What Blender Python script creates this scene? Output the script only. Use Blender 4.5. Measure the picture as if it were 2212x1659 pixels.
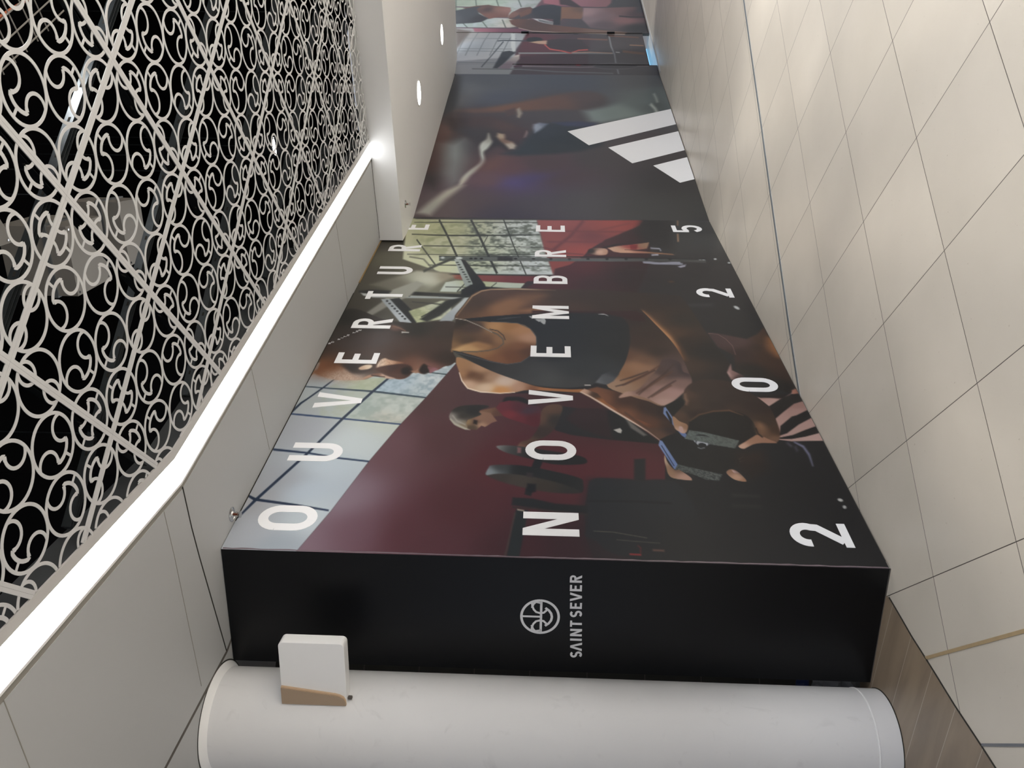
import bpy, bmesh, math, random
import numpy as np
from mathutils import Vector, Matrix

for o in list(bpy.data.objects):
    bpy.data.objects.remove(o, do_unlink=True)
SC = bpy.context.scene
COL = SC.collection
random.seed(7)

# ------------------------------------------------------------------ camera
H_EYE = 1.64
cam_d = bpy.data.cameras.new('camera')
cam = bpy.data.objects.new('camera', cam_d)
COL.objects.link(cam)
cam_d.sensor_fit = 'HORIZONTAL'
cam_d.sensor_width = 36.0
cam_d.lens = 36.0 * 1658.0 / 2212.0
cam_d.clip_start = 0.05
PITCH, ROLL = 0.03619709, -0.02140313       # phone held upright, frame turned a quarter
cp, sp, cr, sr = math.cos(PITCH), math.sin(PITCH), math.cos(ROLL), math.sin(ROLL)
Rp = Matrix(((1, 0, 0), (0, cp, -sp), (0, sp, cp)))
Rr = Matrix(((cr, 0, sr), (0, 1, 0), (-sr, 0, cr)))
Rc = Rp @ Rr
right, fwd, up = Rc.col[0], Rc.col[1], Rc.col[2]
M = Matrix.Identity(4)
for i in range(3):
    M[i][0], M[i][1], M[i][2] = -up[i], right[i], -fwd[i]
M[2][3] = H_EYE
cam.matrix_world = M
SC.camera = cam

# ------------------------------------------------------------------ world, daylight, exposure
SC.view_settings.view_transform = 'Standard'
SC.view_settings.look = 'None'
SC.view_settings.gamma = 1.0
SC.view_settings.use_curve_mapping = False
SC.view_settings.exposure = 0.74
wd = bpy.data.worlds.new('world'); SC.world = wd; wd.use_nodes = True
wd.node_tree.nodes['Background'].inputs[0].default_value = (0.80, 0.86, 1.0, 1)
wd.node_tree.nodes['Background'].inputs[1].default_value = 0.32

def area(name, loc, target, sx, sy, power, color=(1, 1, 1), spread=math.pi):
    l = bpy.data.lights.new(name, 'AREA'); l.shape = 'RECTANGLE'; l.size = sx; l.size_y = sy
    l.energy = power; l.color = color; l.spread = spread
    o = bpy.data.objects.new(name, l); COL.objects.link(o); o.location = loc
    d = Vector(target) - Vector(loc); o.rotation_euler = d.to_track_quat('-Z', 'Y').to_euler()
    return o
# daylight falling through the mall's glazed roof, behind and to the right of the viewpoint
area('skylight', (5.5, 0.2, 6.6), (3.6, 2.4, 0), 7.0, 7.0, 3300, (0.985, 0.985, 0.98))
sun_d = bpy.data.lights.new('low_sun', 'SUN'); sun_d.energy = 1.0; sun_d.angle = math.radians(3); sun_d.color = (1.0, .95, .87)
sun_o = bpy.data.objects.new('low_sun', sun_d); COL.objects.link(sun_o)
_sd = Vector((math.cos(math.radians(35)) * math.sin(math.radians(128)), math.cos(math.radians(35)) * math.cos(math.radians(128)), math.sin(math.radians(35))))
sun_o.rotation_euler = _sd.to_track_quat('Z', 'Y').to_euler(); sun_o.location = (6, -4, 6)

# ------------------------------------------------------------------ plan of the place (metres)
H_CEIL = 3.145
def au(deg):
    a = math.radians(deg); return np.array([math.sin(a), math.cos(a)])
P0 = np.array([-0.817, 3.608]); P1 = np.array([-1.412, 3.791])      # side panel ends
P2 = np.array([1.65, 7.64]); P3 = np.array([4.5, 11.15]); P4 = np.array([8.2, 15.1])
D0 = (P0 - P1) / np.linalg.norm(P0 - P1)
D1 = (P2 - P0) / np.linalg.norm(P2 - P0)
D2 = (P3 - P2) / np.linalg.norm(P3 - P2)
D3 = (P4 - P3) / np.linalg.norm(P4 - P3)
SA, SB, SCR = np.array([-1.60, 0.063]), np.array([2.05, 6.482]), np.array([-0.304, 3.101])   # lattice edge
DN = au(23.11); DF = au(34.85)

# ------------------------------------------------------------------ materials
def srgb(h):
    if isinstance(h, str):
        v = [int(h[i:i + 2], 16) / 255 for i in (0, 2, 4)]
        return tuple(c / 12.92 if c <= .04045 else ((c + .055) / 1.055) ** 2.4 for c in v) + (1,)
    return h
MATS = {}
def mat(name, col, rough=.6, metal=0.0, spec=.5, noise=0.0, nscale=3.0, bump=0.0, bscale=20.0, emit=None, estr=0.0, dirt=0.0):
    if name in MATS: return MATS[name]
    m = bpy.data.materials.new(name); m.use_nodes = True; nt = m.node_tree; N = nt.nodes; Lk = nt.links
    b = N['Principled BSDF']; c = srgb(col)
    b.inputs['Base Color'].default_value = c; b.inputs['Roughness'].default_value = rough
    b.inputs['Metallic'].default_value = metal; b.inputs['Specular IOR Level'].default_value = spec
    tc = N.new('ShaderNodeTexCoord')
    if noise:
        n = N.new('ShaderNodeTexNoise'); n.inputs['Scale'].default_value = nscale; n.inputs['Detail'].default_value = 5
        Lk.new(tc.outputs['Object'], n.inputs['Vector'])
        r = N.new('ShaderNodeMapRange'); r.inputs['To Min'].default_value = 1 - noise; r.inputs['To Max'].default_value = 1 + noise
        Lk.new(n.outputs['Fac'], r.inputs['Value'])
        mx = N.new('ShaderNodeVectorMath'); mx.operation = 'SCALE'; mx.inputs[0].default_value = c[:3]
        Lk.new(r.outputs['Result'], mx.inputs['Scale']); last = mx.outputs[0]
        if dirt:
            n2 = N.new('ShaderNodeTexNoise'); n2.inputs['Scale'].default_value = 9; n2.inputs['Detail'].default_value = 8
            n2.inputs['Distortion'].default_value = 1.5
            Lk.new(tc.outputs['Object'], n2.inputs['Vector'])
            cr_ = N.new('ShaderNodeMapRange'); cr_.inputs['From Min'].default_value = .62; cr_.inputs['From Max'].default_value = .78
            cr_.inputs['To Min'].default_value = 1; cr_.inputs['To Max'].default_value = 1 - dirt
            Lk.new(n2.outputs['Fac'], cr_.inputs['Value'])
            m2 = N.new('ShaderNodeVectorMath'); m2.operation = 'SCALE'
            Lk.new(last, m2.inputs[0]); Lk.new(cr_.outputs['Result'], m2.inputs['Scale']); last = m2.outputs[0]
        Lk.new(last, b.inputs['Base Color'])
    if bump:
        n = N.new('ShaderNodeTexNoise'); n.inputs['Scale'].default_value = bscale; n.inputs['Detail'].default_value = 3
        Lk.new(tc.outputs['Object'], n.inputs['Vector'])
        bp = N.new('ShaderNodeBump'); bp.inputs['Strength'].default_value = bump; bp.inputs['Distance'].default_value = .01
        Lk.new(n.outputs['Fac'], bp.inputs['Height']); Lk.new(bp.outputs['Normal'], b.inputs['Normal'])
    if emit:
        b.inputs['Emission Color'].default_value = srgb(emit); b.inputs['Emission Strength'].default_value = estr
    MATS[name] = m
    return m
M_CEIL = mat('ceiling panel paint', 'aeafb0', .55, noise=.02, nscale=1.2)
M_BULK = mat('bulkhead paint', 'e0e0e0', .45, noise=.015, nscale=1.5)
M_COLM = mat('column paint', 'dededf', .38, noise=.03, nscale=2.5, dirt=.10)
M_WHITE = mat('white enamel', 'ededed', .3, noise=.01)
M_TRIM = mat('trim metal', 'c2c0be', .35, noise=.02, nscale=8)
M_LATT = mat('lattice powder coat', 'c6c6c7', .5, noise=.02, nscale=20)
M_GALV = mat('galvanised steel', '6f7376', .5, .5, noise=.18, nscale=30)
M_UPST = mat('dull grey sheet steel', '4b4e51', .5, .3, noise=.15, nscale=12)
M_DARKM = mat('dark steel', '24272a', .4, .6, noise=.2, nscale=14)
M_CHAN = mat('channel steel with strip glow', '4a4f52', .35, .6, noise=.25, nscale=30)  # lighter grey paints the strip light's reflection into the cross channels
M_DUCT = mat('duct grey', '7b7772', .6, noise=.06, nscale=5)
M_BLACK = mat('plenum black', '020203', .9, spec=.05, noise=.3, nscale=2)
M_GROOVE = mat('joint shadow gap', '56514c', .8, noise=.05)
M_GROOVL = mat('joint light', '8d8982', .7, noise=.05)
M_DARKJ = mat('open joint', '26241f', .9, noise=.05)
M_TAN = mat('tan laminate', 'a38e78', .5, noise=.04, nscale=12)
M_TANE = mat('tan edge', 'c4a88a', .5, noise=.04, nscale=12)
M_SIDE = mat('black satin film', '06070a', .34, spec=.28, noise=.1, nscale=1.5, bump=.06, bscale=2.5)
M_LET = mat('white vinyl', 'f2f3f6', .35, noise=.01)
M_LET2 = mat('silver vinyl', 'd9dade', .35, noise=.01)
M_WOOD = mat('raw board edge', '86704c', .7, noise=.15, nscale=40)
M_CHROME = mat('chrome', 'c8c8c8', .18, 1.0, noise=.02)
M_COPPER = mat('sprinkler bulb', '6a3a28', .3, .5, noise=.05)
M_LED = mat('led diffuser', 'ffffff', .5, emit='fbfdff', estr=3.4, noise=.001)
M_LAMP = mat('downlight diffuser', 'ffffff', .5, emit='fffdf4', estr=9.0, noise=.001)
M_SPOT = mat('plenum lamp glass', 'ffffff', .5, emit='fffcf6', estr=6.0, noise=.001)
M_STONE = mat('dark stone cladding', '35332e', .6, noise=.3, nscale=9)
M_STRIP = mat('floor steel strip', '8b9297', .35, .5, noise=.08, nscale=25)
M_GOLD = mat('floor brass strip', 'c2ab86', .4, .3, noise=.12, nscale=25)
M_DKSTR = mat('floor dark strip', '6e7076', .5, noise=.1, nscale=25)
M_CLOTH = mat('crumpled grey plastic', '8c8e92', .4, noise=.25, nscale=14)
M_BLUE = mat('blue plastic', '27355f', .4, noise=.1)
M_CABLE = mat('orange cable', 'a2583a', .6, noise=.1)
M_CABLK = mat('black cable', '1b1a1a', .6, noise=.1)
M_DAY = mat('gap daylight glow', '9ccdf2', .7, emit='8fd0ff', estr=.75, noise=.01)

# ------------------------------------------------------------------ mesh helpers
def wloc(o):
    x = y = z = 0.0
    while o is not None: x += o.location[0]; y += o.location[1]; z += o.location[2]; o = o.parent
    return x, y, z
class MB:
    """collects vertices and faces for ONE mesh"""
    def __init__(s): s.v = []; s.f = []; s.m = []
    def add(s, vs, fs, mi=0):
        k = len(s.v); s.v += [tuple(float(c) for c in v) for v in vs]
        s.f += [tuple(i + k for i in f) for f in fs]; s.m += [mi] * len(fs); return s
    def prism(s, poly, z0, z1, mi=0):
        """poly: list of (x,y) counter-clockwise"""
        n = len(poly); ar = sum(poly[i][0] * poly[(i + 1) % n][1] - poly[(i + 1) % n][0] * poly[i][1] for i in range(n))
        if ar < 0: poly = poly[::-1]
        vs = [(x, y, z0) for x, y in poly] + [(x, y, z1) for x, y in poly]
        fs = [tuple(range(n - 1, -1, -1)), tuple(range(n, 2 * n))] + [(i, (i + 1) % n, (i + 1) % n + n, i + n) for i in range(n)]
        return s.add(vs, fs, mi)
    def slab(s, a, b, w, z0, z1, mi=0, side=0):
        """bar between plan points a and b; side -1 / 0 / 1 puts the width left, centred, right"""
        a = np.array(a, float); b = np.array(b, float); d = (b - a) / np.linalg.norm(b - a); n = np.array([d[1], -d[0]])
        o0, o1 = {0: (-w / 2, w / 2), 1: (0, w), -1: (-w, 0)}[side]
        return s.prism([tuple(a + n * o0), tuple(b + n * o0), tuple(b + n * o1), tuple(a + n * o1)], z0, z1, mi)
    def frame_prism(s, org, ex, ey, en, poly, d0, d1, mi=0):
        """polygon in the plane (ex, ey) at org, thickness d0..d1 along en"""
        org, ex, ey, en = (np.array(q, float) for q in (org, ex, ey, en))
        n = len(poly)
        vs = [org + ex * x + ey * y + en * d0 for x, y in poly] + [org + ex * x + ey * y + en * d1 for x, y in poly]
        fs = [tuple(range(n - 1, -1, -1)), tuple(range(n, 2 * n))] + [(i, (i + 1) % n, (i + 1) % n + n, i + n) for i in range(n)]
        return s.add(vs, fs, mi)
    def lathe(s, c, prof, n=48, mi=0, axis=None):
        c = np.array(c, float); vs = []
        for r, z in prof:
            for k in range(n):
                t = 2 * math.pi * k / n; vs.append((c[0] + r * math.cos(t), c[1] + r * math.sin(t), c[2] + z))
        fs = []
        for j in range(len(prof) - 1):
            for k in range(n):
                fs.append((j * n + k, j * n + (k + 1) % n, (j + 1) * n + (k + 1) % n, (j + 1) * n + k))
        fs.append(tuple(range(n - 1, -1, -1))); fs.append(tuple((len(prof) - 1) * n + k for k in range(n)))
        return s.add(vs, fs, mi)
    def tube(s, pts, r, n=8, mi=0):
        pts = [np.array(p, float) for p in pts]; k0 = len(s.v); vs = []; fs = []
        for i, p in enumerate(pts):
            d = pts[min(i + 1, len(pts) - 1)] - pts[max(i - 1, 0)]; d /= np.linalg.norm(d)
            a = np.cross(d, (0, 0, 1)) if abs(d[2]) < .9 else np.cross(d, (1, 0, 0)); a /= np.linalg.norm(a); b = np.cross(d, a)
            for k in range(n):
                t = 2 * math.pi * k / n; vs.append(p + r * (a * math.cos(t) + b * math.sin(t)))
        for i in range(len(pts) - 1):
            for k in range(n):
                fs.append((i * n + k, i * n + (k + 1) % n, (i + 1) * n + (k + 1) % n, (i + 1) * n + k))
        fs.append(tuple(range(n - 1, -1, -1))); fs.append(tuple((len(pts) - 1) * n + k for k in range(n)))
        return s.add(vs, fs, mi)
    def build(s, name, mats, parent=None, smooth=False, loc=None, fix=True):
        me = bpy.data.meshes.new(name)
        v = s.v
        if loc is not None: v = [(a - loc[0], b - loc[1], c - loc[2]) for a, b, c in v]
        me.from_pydata(v, [], s.f)
        if not isinstance(mats, (list, tuple)): mats = [mats]
        for m in mats: me.materials.append(m)
        if len(mats) > 1: me.polygons.foreach_set('material_index', s.m)
        if fix:
            bm = bmesh.new(); bm.from_mesh(me); bmesh.ops.recalc_face_normals(bm, faces=bm.faces); bm.to_mesh(me); bm.free()
        if not smooth: me.shade_flat()
        o = bpy.data.objects.new(name, me); COL.objects.link(o)
        if loc is not None: o.location = loc
        if parent is not None:
            o.parent = parent
            w = wloc(parent)
            if loc is None: loc = (0, 0, 0)
            o.location = (loc[0] - w[0], loc[1] - w[1], loc[2] - w[2])
        if smooth:
            for p in me.polygons: p.use_smooth = True
            me.update()
            try: me.set_sharp_from_angle(angle=math.radians(40))
            except Exception: pass
        return o
def tag(o, label=None, cat=None, group=None, kind=None):
    if label: o['label'] = label
    if cat: o['category'] = cat
    if group: o['group'] = group
    if kind: o['kind'] = kind
    return o
def thing(name, label, cat, loc, group=None):
    o = bpy.data.objects.new(name, None); COL.objects.link(o); o.location = loc; o.empty_display_size = .1
    return tag(o, label, cat, group)
def struct(o): return tag(o, kind='structure')

# ================================================================== STRUCTURE
A_T = 64.784                      # direction of the tile joints
dA = au(A_T); nA = np.array([dA[1], -dA[0]])

# ---- floor with tile joints, all node based
fm = bpy.data.materials.new('stone floor tiles'); fm.use_nodes = True
nt = fm.node_tree; N = nt.nodes; Lk = nt.links; bs = N['Principled BSDF']
def nd(t, **k):
    n = N.new(t)
    for a, b in k.items(): setattr(n, a, b)
    return n
def mth(op, a, b=None, c=None):
    n = nd('ShaderNodeMath', operation=op)
    for i, q in enumerate((a, b, c)):
        if q is None: continue
        if isinstance(q, (int, float)): n.inputs[i].default_value = q
        else: Lk.new(q, n.inputs[i])
    return n.outputs[0]
geo = nd('ShaderNodeNewGeometry')
def dot(v):
    n = nd('ShaderNodeVectorMath', operation='DOT_PRODUCT'); Lk.new(geo.outputs['Position'], n.inputs[0]); n.inputs[1].default_value = (v[0], v[1], 0); return n.outputs['Value']
ca = dot(nA); cb = dot(dA)
far = mth('LESS_THAN', ca, -4.47)
off_a = mth('ADD', ca, mth('MULTIPLY', far, 0.09)); off_a = mth('ADD', off_a, 2.045 + 60)
ta = mth('DIVIDE', off_a, .6)
gl = mth('LESS_THAN', cb, .395)
off_b = mth('ADD', mth('SUBTRACT', cb, .69 - 60), mth('MULTIPLY', gl, .03))
tb = mth('DIVIDE', off_b, .6)
def jdist(t): return mth('MULTIPLY', mth('ABSOLUTE', mth('SUBTRACT', mth('FRACT', mth('ADD', t, .5)), .5)), .6)
ja = mth('MULTIPLY', mth('LESS_THAN', jdist(ta), .0018), mth('GREATER_THAN', mth('ABSOLUTE', mth('ADD', ca, 4.45)), .07)); jb = mth('LESS_THAN', jdist(tb), .0018)
joint = mth('MAXIMUM', ja, jb)
idv = nd('ShaderNodeCombineXYZ'); Lk.new(mth('FLOOR', mth('ADD', ta, 0)), idv.inputs[0]); Lk.new(mth('FLOOR', mth('ADD', tb, 0)), idv.inputs[1])
wn = nd('ShaderNodeTexWhiteNoise', noise_dimensions='3D'); Lk.new(idv.outputs[0], wn.inputs['Vector'])
n1 = nd('ShaderNodeTexNoise'); n1.inputs['Scale'].default_value = 1.6; n1.inputs['Detail'].default_value = 6
add = nd('ShaderNodeVectorMath', operation='ADD'); Lk.new(geo.outputs['Position'], add.inputs[0]); Lk.new(wn.outputs['Color'], add.inputs[1]); Lk.new(add.outputs[0], n1.inputs['Vector'])
rp = nd('ShaderNodeValToRGB'); Lk.new(n1.outputs['Fac'], rp.inputs[0])
rp.color_ramp.elements[0].position = 0; rp.color_ramp.elements[0].color = srgb('bab3a7')
rp.color_ramp.elements[1].position = 1; rp.color_ramp.elements[1].color = srgb('d5cdc1')
n2 = nd('ShaderNodeTexNoise'); n2.inputs['Scale'].default_value = 55; n2.inputs['Detail'].default_value = 3; Lk.new(geo.outputs['Position'], n2.inputs['Vector'])
pit = nd('ShaderNodeMapRange'); pit.inputs['From Min'].default_value = .70; pit.inputs['From Max'].default_value = .76; pit.inputs['To Min'].default_value = 0; pit.inputs['To Max'].default_value = .35
Lk.new(n2.outputs['Fac'], pit.inputs['Value'])
mx = nd('ShaderNodeMix', data_type='RGBA'); Lk.new(pit.outputs['Result'], mx.inputs[0]); Lk.new(rp.outputs[0], mx.inputs[6]); mx.inputs[7].default_value = srgb('8f7f6c')
vr = nd('ShaderNodeMapRange'); vr.inputs['To Min'].default_value = .97; vr.inputs['To Max'].default_value = 1.03; Lk.new(wn.outputs['Value'], vr.inputs['Value'])
vs = nd('ShaderNodeVectorMath', operation='SCALE'); Lk.new(mx.outputs[2], vs.inputs[0]); Lk.new(vr.outputs['Result'], vs.inputs['Scale'])
mj = nd('ShaderNodeMix', data_type='RGBA'); Lk.new(joint, mj.inputs[0]); Lk.new(vs.outputs[0], mj.inputs[6]); mj.inputs[7].default_value = srgb('4a433f')
Lk.new(mj.outputs[2], bs.inputs['Base Color'])
n3 = nd('ShaderNodeTexNoise'); n3.inputs['Scale'].default_value = 2.2; Lk.new(geo.outputs['Position'], n3.inputs['Vector'])
rr = nd('ShaderNodeMapRange'); rr.inputs['To Min'].default_value = .31; rr.inputs['To Max'].default_value = .40; Lk.new(n3.outputs['Fac'], rr.inputs['Value'])
Lk.new(rr.outputs['Result'], bs.inputs['Roughness']); bs.inputs['Specular IOR Level'].default_value = .45
FB = MB().add([(-9, -9, 0), (16, -9, 0), (16, 20, 0), (-9, 20, 0)], [(0, 1, 2, 3)])
struct(FB.build('floor', fm, fix=False))

# wood-look planks round the column
pm = bpy.data.materials.new('brown plank tiles'); pm.use_nodes = True
nt = pm.node_tree; N = nt.nodes; Lk = nt.links; bs = N['Principled BSDF']
geo = nd('ShaderNodeNewGeometry')
pdir = au(-66.0); pn = np.array([pdir[1], -pdir[0]])
cpn = dot(pn); cpd = dot(pdir)
t0 = float(np.dot(np.array([-1.06, 3.403]), pn))
tp = mth('DIVIDE', mth('SUBTRACT', cpn, t0 - 20), .198)
jd = mth('LESS_THAN', mth('MULTIPLY', mth('ABSOLUTE', mth('SUBTRACT', mth('FRACT', mth('ADD', tp, .5)), .5)), .198), .0016)
cm = nd('ShaderNodeCombineXYZ'); Lk.new(mth('MULTIPLY', cpd, 2.0), cm.inputs[0]); Lk.new(mth('MULTIPLY', cpn, 9.0), cm.inputs[1]); Lk.new(mth('FLOOR', tp), cm.inputs[2])
ns = nd('ShaderNodeTexNoise'); ns.inputs['Scale'].default_value = 1.0; ns.inputs['Detail'].default_value = 6; ns.inputs['Distortion'].default_value = .6; Lk.new(cm.outputs[0], ns.inputs['Vector'])
rp = nd('ShaderNodeValToRGB'); Lk.new(ns.outputs['Fac'], rp.inputs[0])
rp.color_ramp.elements[0].position = .3; rp.color_ramp.elements[0].color = srgb('7a6b5d')
rp.color_ramp.elements[1].position = .72; rp.color_ramp.elements[1].color = srgb('94836f')
mj = nd('ShaderNodeMix', data_type='RGBA'); Lk.new(jd, mj.inputs[0]); Lk.new(rp.outputs[0], mj.inputs[6]); mj.inputs[7].default_value = srgb('b3a79a')
Lk.new(mj.outputs[2], bs.inputs['Base Color']); bs.inputs['Roughness'].default_value = .38
edge = [(-.953, 3.62), (-1.006, 3.51), (-1.061, 3.40), (-1.134, 3.227), (-1.215, 3.046), (-1.287, 2.86), (-1.37, 2.66), (-1.5, 2.3)]
pb = MB().prism(edge + [(-4.5, 1.0), (-5, 5.5), (-1.0, 5.2)], 0.0, .002)
struct(pb.build('floor', pm))
eb = MB()
for a, b in zip(edge[:-1], edge[1:]): eb.slab(a, b, .005, 0, .0035, side=-1)
struct(eb.build('trim_1', M_DARKJ))
struct(MB().slab((-1.112, 3.279), (.3, .44), .013, 0, .003).build('trim_2', M_GOLD))
sb = MB()
for p, q in zip([(-.62, 4.62), (-.004, 4.92), (1.446, 5.634), (2.564, 6.175), (5.4, 7.5), (9, 9.16)][1:], [(-.62, 4.62), (-.004, 4.92), (1.446, 5.634), (2.564, 6.175), (5.4, 7.5), (9, 9.16)][:-1]):
    pass
sp_ = [(-.06, 4.893), (.436, 5.148), (1.446, 5.634), (2.089, 5.934), (3.261, 6.499), (9.5, 9.42)]
for p, q in zip(sp_[:-1], sp_[1:]): sb.slab(p, q, .026, 0, .003)
struct(sb.build('trim_3', M_STRIP))
struct(MB().slab((-1.279, 2.86), (-.45, 1.08), .010, 0, .003).build('trim_4', M_DKSTR))

# ---- flat soffit ceiling (above column and hoarding), with shadow-gap joints
def off(p, d, k): n = np.array([d[1], -d[0]]); return np.array(p) + n * k   # + = right of direction
corner = SCR
def bis(k):          # strip corner offset to the left by k
    a = off(corner, DN, -k); b = off(corner, DF, -k)
    A = np.array([[DN[0], -DF[0]], [DN[1], -DF[1]]]); t = np.linalg.solve(A, b - a); return a + DN * t[0]
def line_pts(k): c = bis(k); return c - DN * 4.2, c, c + DF * 4.12
def hit_box(k):
    """far strip line meets the bulkhead face"""
    c = bis(k); F1 = np.array([1.308, 7.035]); dB = au(124.1)
    A = np.array([[DF[0], -dB[0]], [DF[1], -dB[1]]]); t = np.linalg.solve(A, F1 - c); return c + DF * t[0]
F1 = np.array([1.302, 7.039]); DB = au(124.1)
ko = .200
c_ = bis(ko)
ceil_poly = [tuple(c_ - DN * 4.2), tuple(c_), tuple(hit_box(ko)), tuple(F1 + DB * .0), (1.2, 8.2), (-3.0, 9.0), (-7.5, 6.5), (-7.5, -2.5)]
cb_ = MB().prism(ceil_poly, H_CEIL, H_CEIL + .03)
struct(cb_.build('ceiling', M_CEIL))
jn = MB(); z0, z1 = H_CEIL - .0015, H_CEIL + .001
def gj(pts, w, mi):
    for a, b in zip(pts[:-1], pts[1:]): jn.slab(a, b, w, z0, z1, mi)
gj([(-.466, 3.203), (-.656, 3.297), (-.81, 3.385), (-1.335, 3.705)], .007, 0)
gj([(-.545, 3.045), (-.743, 3.141), (-1.4, 3.43)], .003, 2)
gj([(-.93, 2.13), (-1.174, 2.246), (-2.8, 3.0)], .003, 2)
gj([(-1.235, 3.84), (-1.34, 3.711), (-1.446, 3.471), (-1.609, 3.104), (-2.3, 1.5)], .016, 1)
gj([(.060, 3.945), (-.206, 4.121), (-.396, 4.247)], .003, 2)
gj([(1.156, 5.516), (.923, 5.692), (.5, 5.98)], .003, 2)
struct(jn.build('trim_5', [M_DARKJ, M_GROOVE, M_GROOVL]))

# strip light recessed along the edge of the soffit: inner trim, glowing diffuser, outer lip, shadow gap
def run_band(mb, k0, k1, z0, z1, mi=0):
    a0, b0 = bis(k0), bis(k1)
    n0, n1 = a0 - DN * 4.2, b0 - DN * 4.2
    f0, f1 = hit_box(k0), hit_box(k1)
    mb.prism([tuple(n0), tuple(a0), tuple(b0), tuple(n1)], z0, z1, mi)
    mb.prism([tuple(a0), tuple(f0), tuple(f1), tuple(b0)], z0, z1, mi)
sl = thing('strip_light', 'long white glowing strip light bending along the edge of the lattice ceiling', 'light', (float(corner[0]), float(corner[1]), H_CEIL))
b = MB(); run_band(b, .001, .041, H_CEIL - .002, H_CEIL + .006)
b.build('inner_trim', M_TRIM, sl)
b = MB(); run_band(b, .0415, .1595, H_CEIL - .001, H_CEIL + .004)
b.build('diffuser', M_LED, sl)
b = MB(); run_band(b, .160, .170, H_CEIL - .006, H_CEIL + .02)
b.build('outer_lip', M_WHITE, sl)
b = MB(); run_band(b, .1705, .1998, H_CEIL + .0025, H_CEIL + .03)
b.build('shadow_gap', M_GROOVL, sl)
b = MB(); run_band(b, .003, .006, H_CEIL + .006, H_CEIL + .105)
b.build('upstand', M_UPST, sl)['label'] = 'grey metal upstand above the strip'

# ---- bulkhead (white box above the far hoardings)
bz0, bz1, ztop = 2.93, 2.975, 3.22
F2 = F1 + DB * 6.2
under = [tuple(F1), tuple(F2), (10.5, 8.25), (4.87, 11.44), (4.35, 11.10), tuple(P2 + np.array([-.02, .03])), ]
bk = MB()
n = len(under)
def zb(p): return bz0 + .009 * float(-np.dot(np.array(p) - F1, np.array([DB[1], -DB[0]])))
vs_ = [(x, y, zb((x, y))) for x, y in under] + [(x, y, ztop) for x, y in under]
bk.add(vs_, [tuple(range(n)), tuple(range(2 * n - 1, n - 1, -1))] + [(i, i + n, (i + 1) % n + n, (i + 1) % n) for i in range(n)])
struct(bk.build('wall_bulkhead', M_BULK))
struct(MB().slab(F1 + DB * .02, F1 + DB * .75, .006, H_CEIL - .002, H_CEIL + .004, side=1).build('trim_6', M_DARKJ))

# ---- black void above the lattice
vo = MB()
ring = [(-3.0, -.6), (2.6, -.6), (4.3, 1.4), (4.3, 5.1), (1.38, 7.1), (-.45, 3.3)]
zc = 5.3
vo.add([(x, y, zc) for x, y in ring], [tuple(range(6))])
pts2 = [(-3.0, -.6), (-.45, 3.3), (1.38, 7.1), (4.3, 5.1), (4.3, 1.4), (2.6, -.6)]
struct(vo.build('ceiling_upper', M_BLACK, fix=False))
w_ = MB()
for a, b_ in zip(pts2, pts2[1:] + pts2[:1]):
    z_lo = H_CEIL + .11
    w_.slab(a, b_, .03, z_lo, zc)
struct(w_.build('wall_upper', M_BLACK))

# ---- dark stone cladding seen in the gap between panel and column
sw = MB().slab((-1.37, 4.55), (-2.6, 4.15), .05, 0, H_CEIL)
struct(sw.build('wall_left', M_STONE))
gr = MB()
for zz in (.35, .68, 1.0, 1.33, 1.66, 1.98, 2.3, 2.62, 2.95):
    gr.slab((-1.37, 4.519), (-2.6, 4.119), .004, zz, zz + .006)
struct(gr.build('trim_7', M_GROOVE))

# ================================================================== COLUMN
CX, CY, CR = -1.645, 3.668, .235
col = thing('column', 'round white painted column with scuffed base at the left of the black panel', 'column', (CX, CY, 0))
c = MB(); c.lathe((CX, CY, 0), [(CR, .004), (CR, .104), (CR - .0025, .106), (CR - .0025, .109), (CR, .111), (CR, H_CEIL - .012)], 96)
shaft = c.build('shaft', M_COLM, col, smooth=True)
c = MB(); c.lathe((CX, CY, 0), [(CR + .004, .002), (CR + .004, .004), (CR + .001, .005)], 96)
c.build('base_joint', M_DARKJ, shaft, smooth=True)
c = MB(); c.lathe((CX, CY, 0), [(CR + .0005, .103), (CR + .003, .1045), (CR + .003, .1085), (CR + .0005, .110)], 96)
c.build('base_seam', M_WHITE, shaft, smooth=True)
c = MB(); c.lathe((CX, CY, 0), [(CR + .001, H_CEIL - .03), (CR + .02, H_CEIL - .006), (CR + .026, H_CEIL - .003), (CR + .026, H_CEIL + .002)], 96)
cl_ = c.build('collar', M_WHITE, col, smooth=True)
c = MB(); c.lathe((CX, CY, 0), [(CR + .033, H_CEIL - .001), (CR + .033, H_CEIL + .001)], 96)
c.build('collar_gap', M_DARKJ, cl_)

# ================================================================== SIGN BOX ON THE COLUMN
ex = np.array([.9615, -.2747, 0]); en = np.array([-.2747, -.9615, 0]); so = np.array([-1.474, 3.493, 2.493]); ey = np.array([0, 0, 1.0])
sg = thing('sign_box', 'blank white rounded box sign projecting from the top of the column', 'sign', tuple(so))
def rrect(x0, x1, y0, y1, r, corners=(1, 1, 1, 1), n=6):
    out = []
    for (cx, cy, a0, on) in ((x1 - r, y0 + r, -90, corners[0]), (x1 - r, y1 - r, 0, corners[1]), (x0 + r, y1 - r, 90, corners[2]), (x0 + r, y0 + r, 180, corners[3])):
        if on:
            for k in range(n + 1):
                a = math.radians(a0 + 90 * k / n); out.append((cx + r * math.cos(a), cy + r * math.sin(a)))
        else:
            out.append((x1 if a0 in (-90, 0) else x0, y0 if a0 in (-90, 180) else y1))
    return out
m_ = MB(); m_.frame_prism(so, ex, ey, en, rrect(-.03, .303, 0, .30, .022, (1, 1, 0, 0)), -.066, 0)
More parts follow.
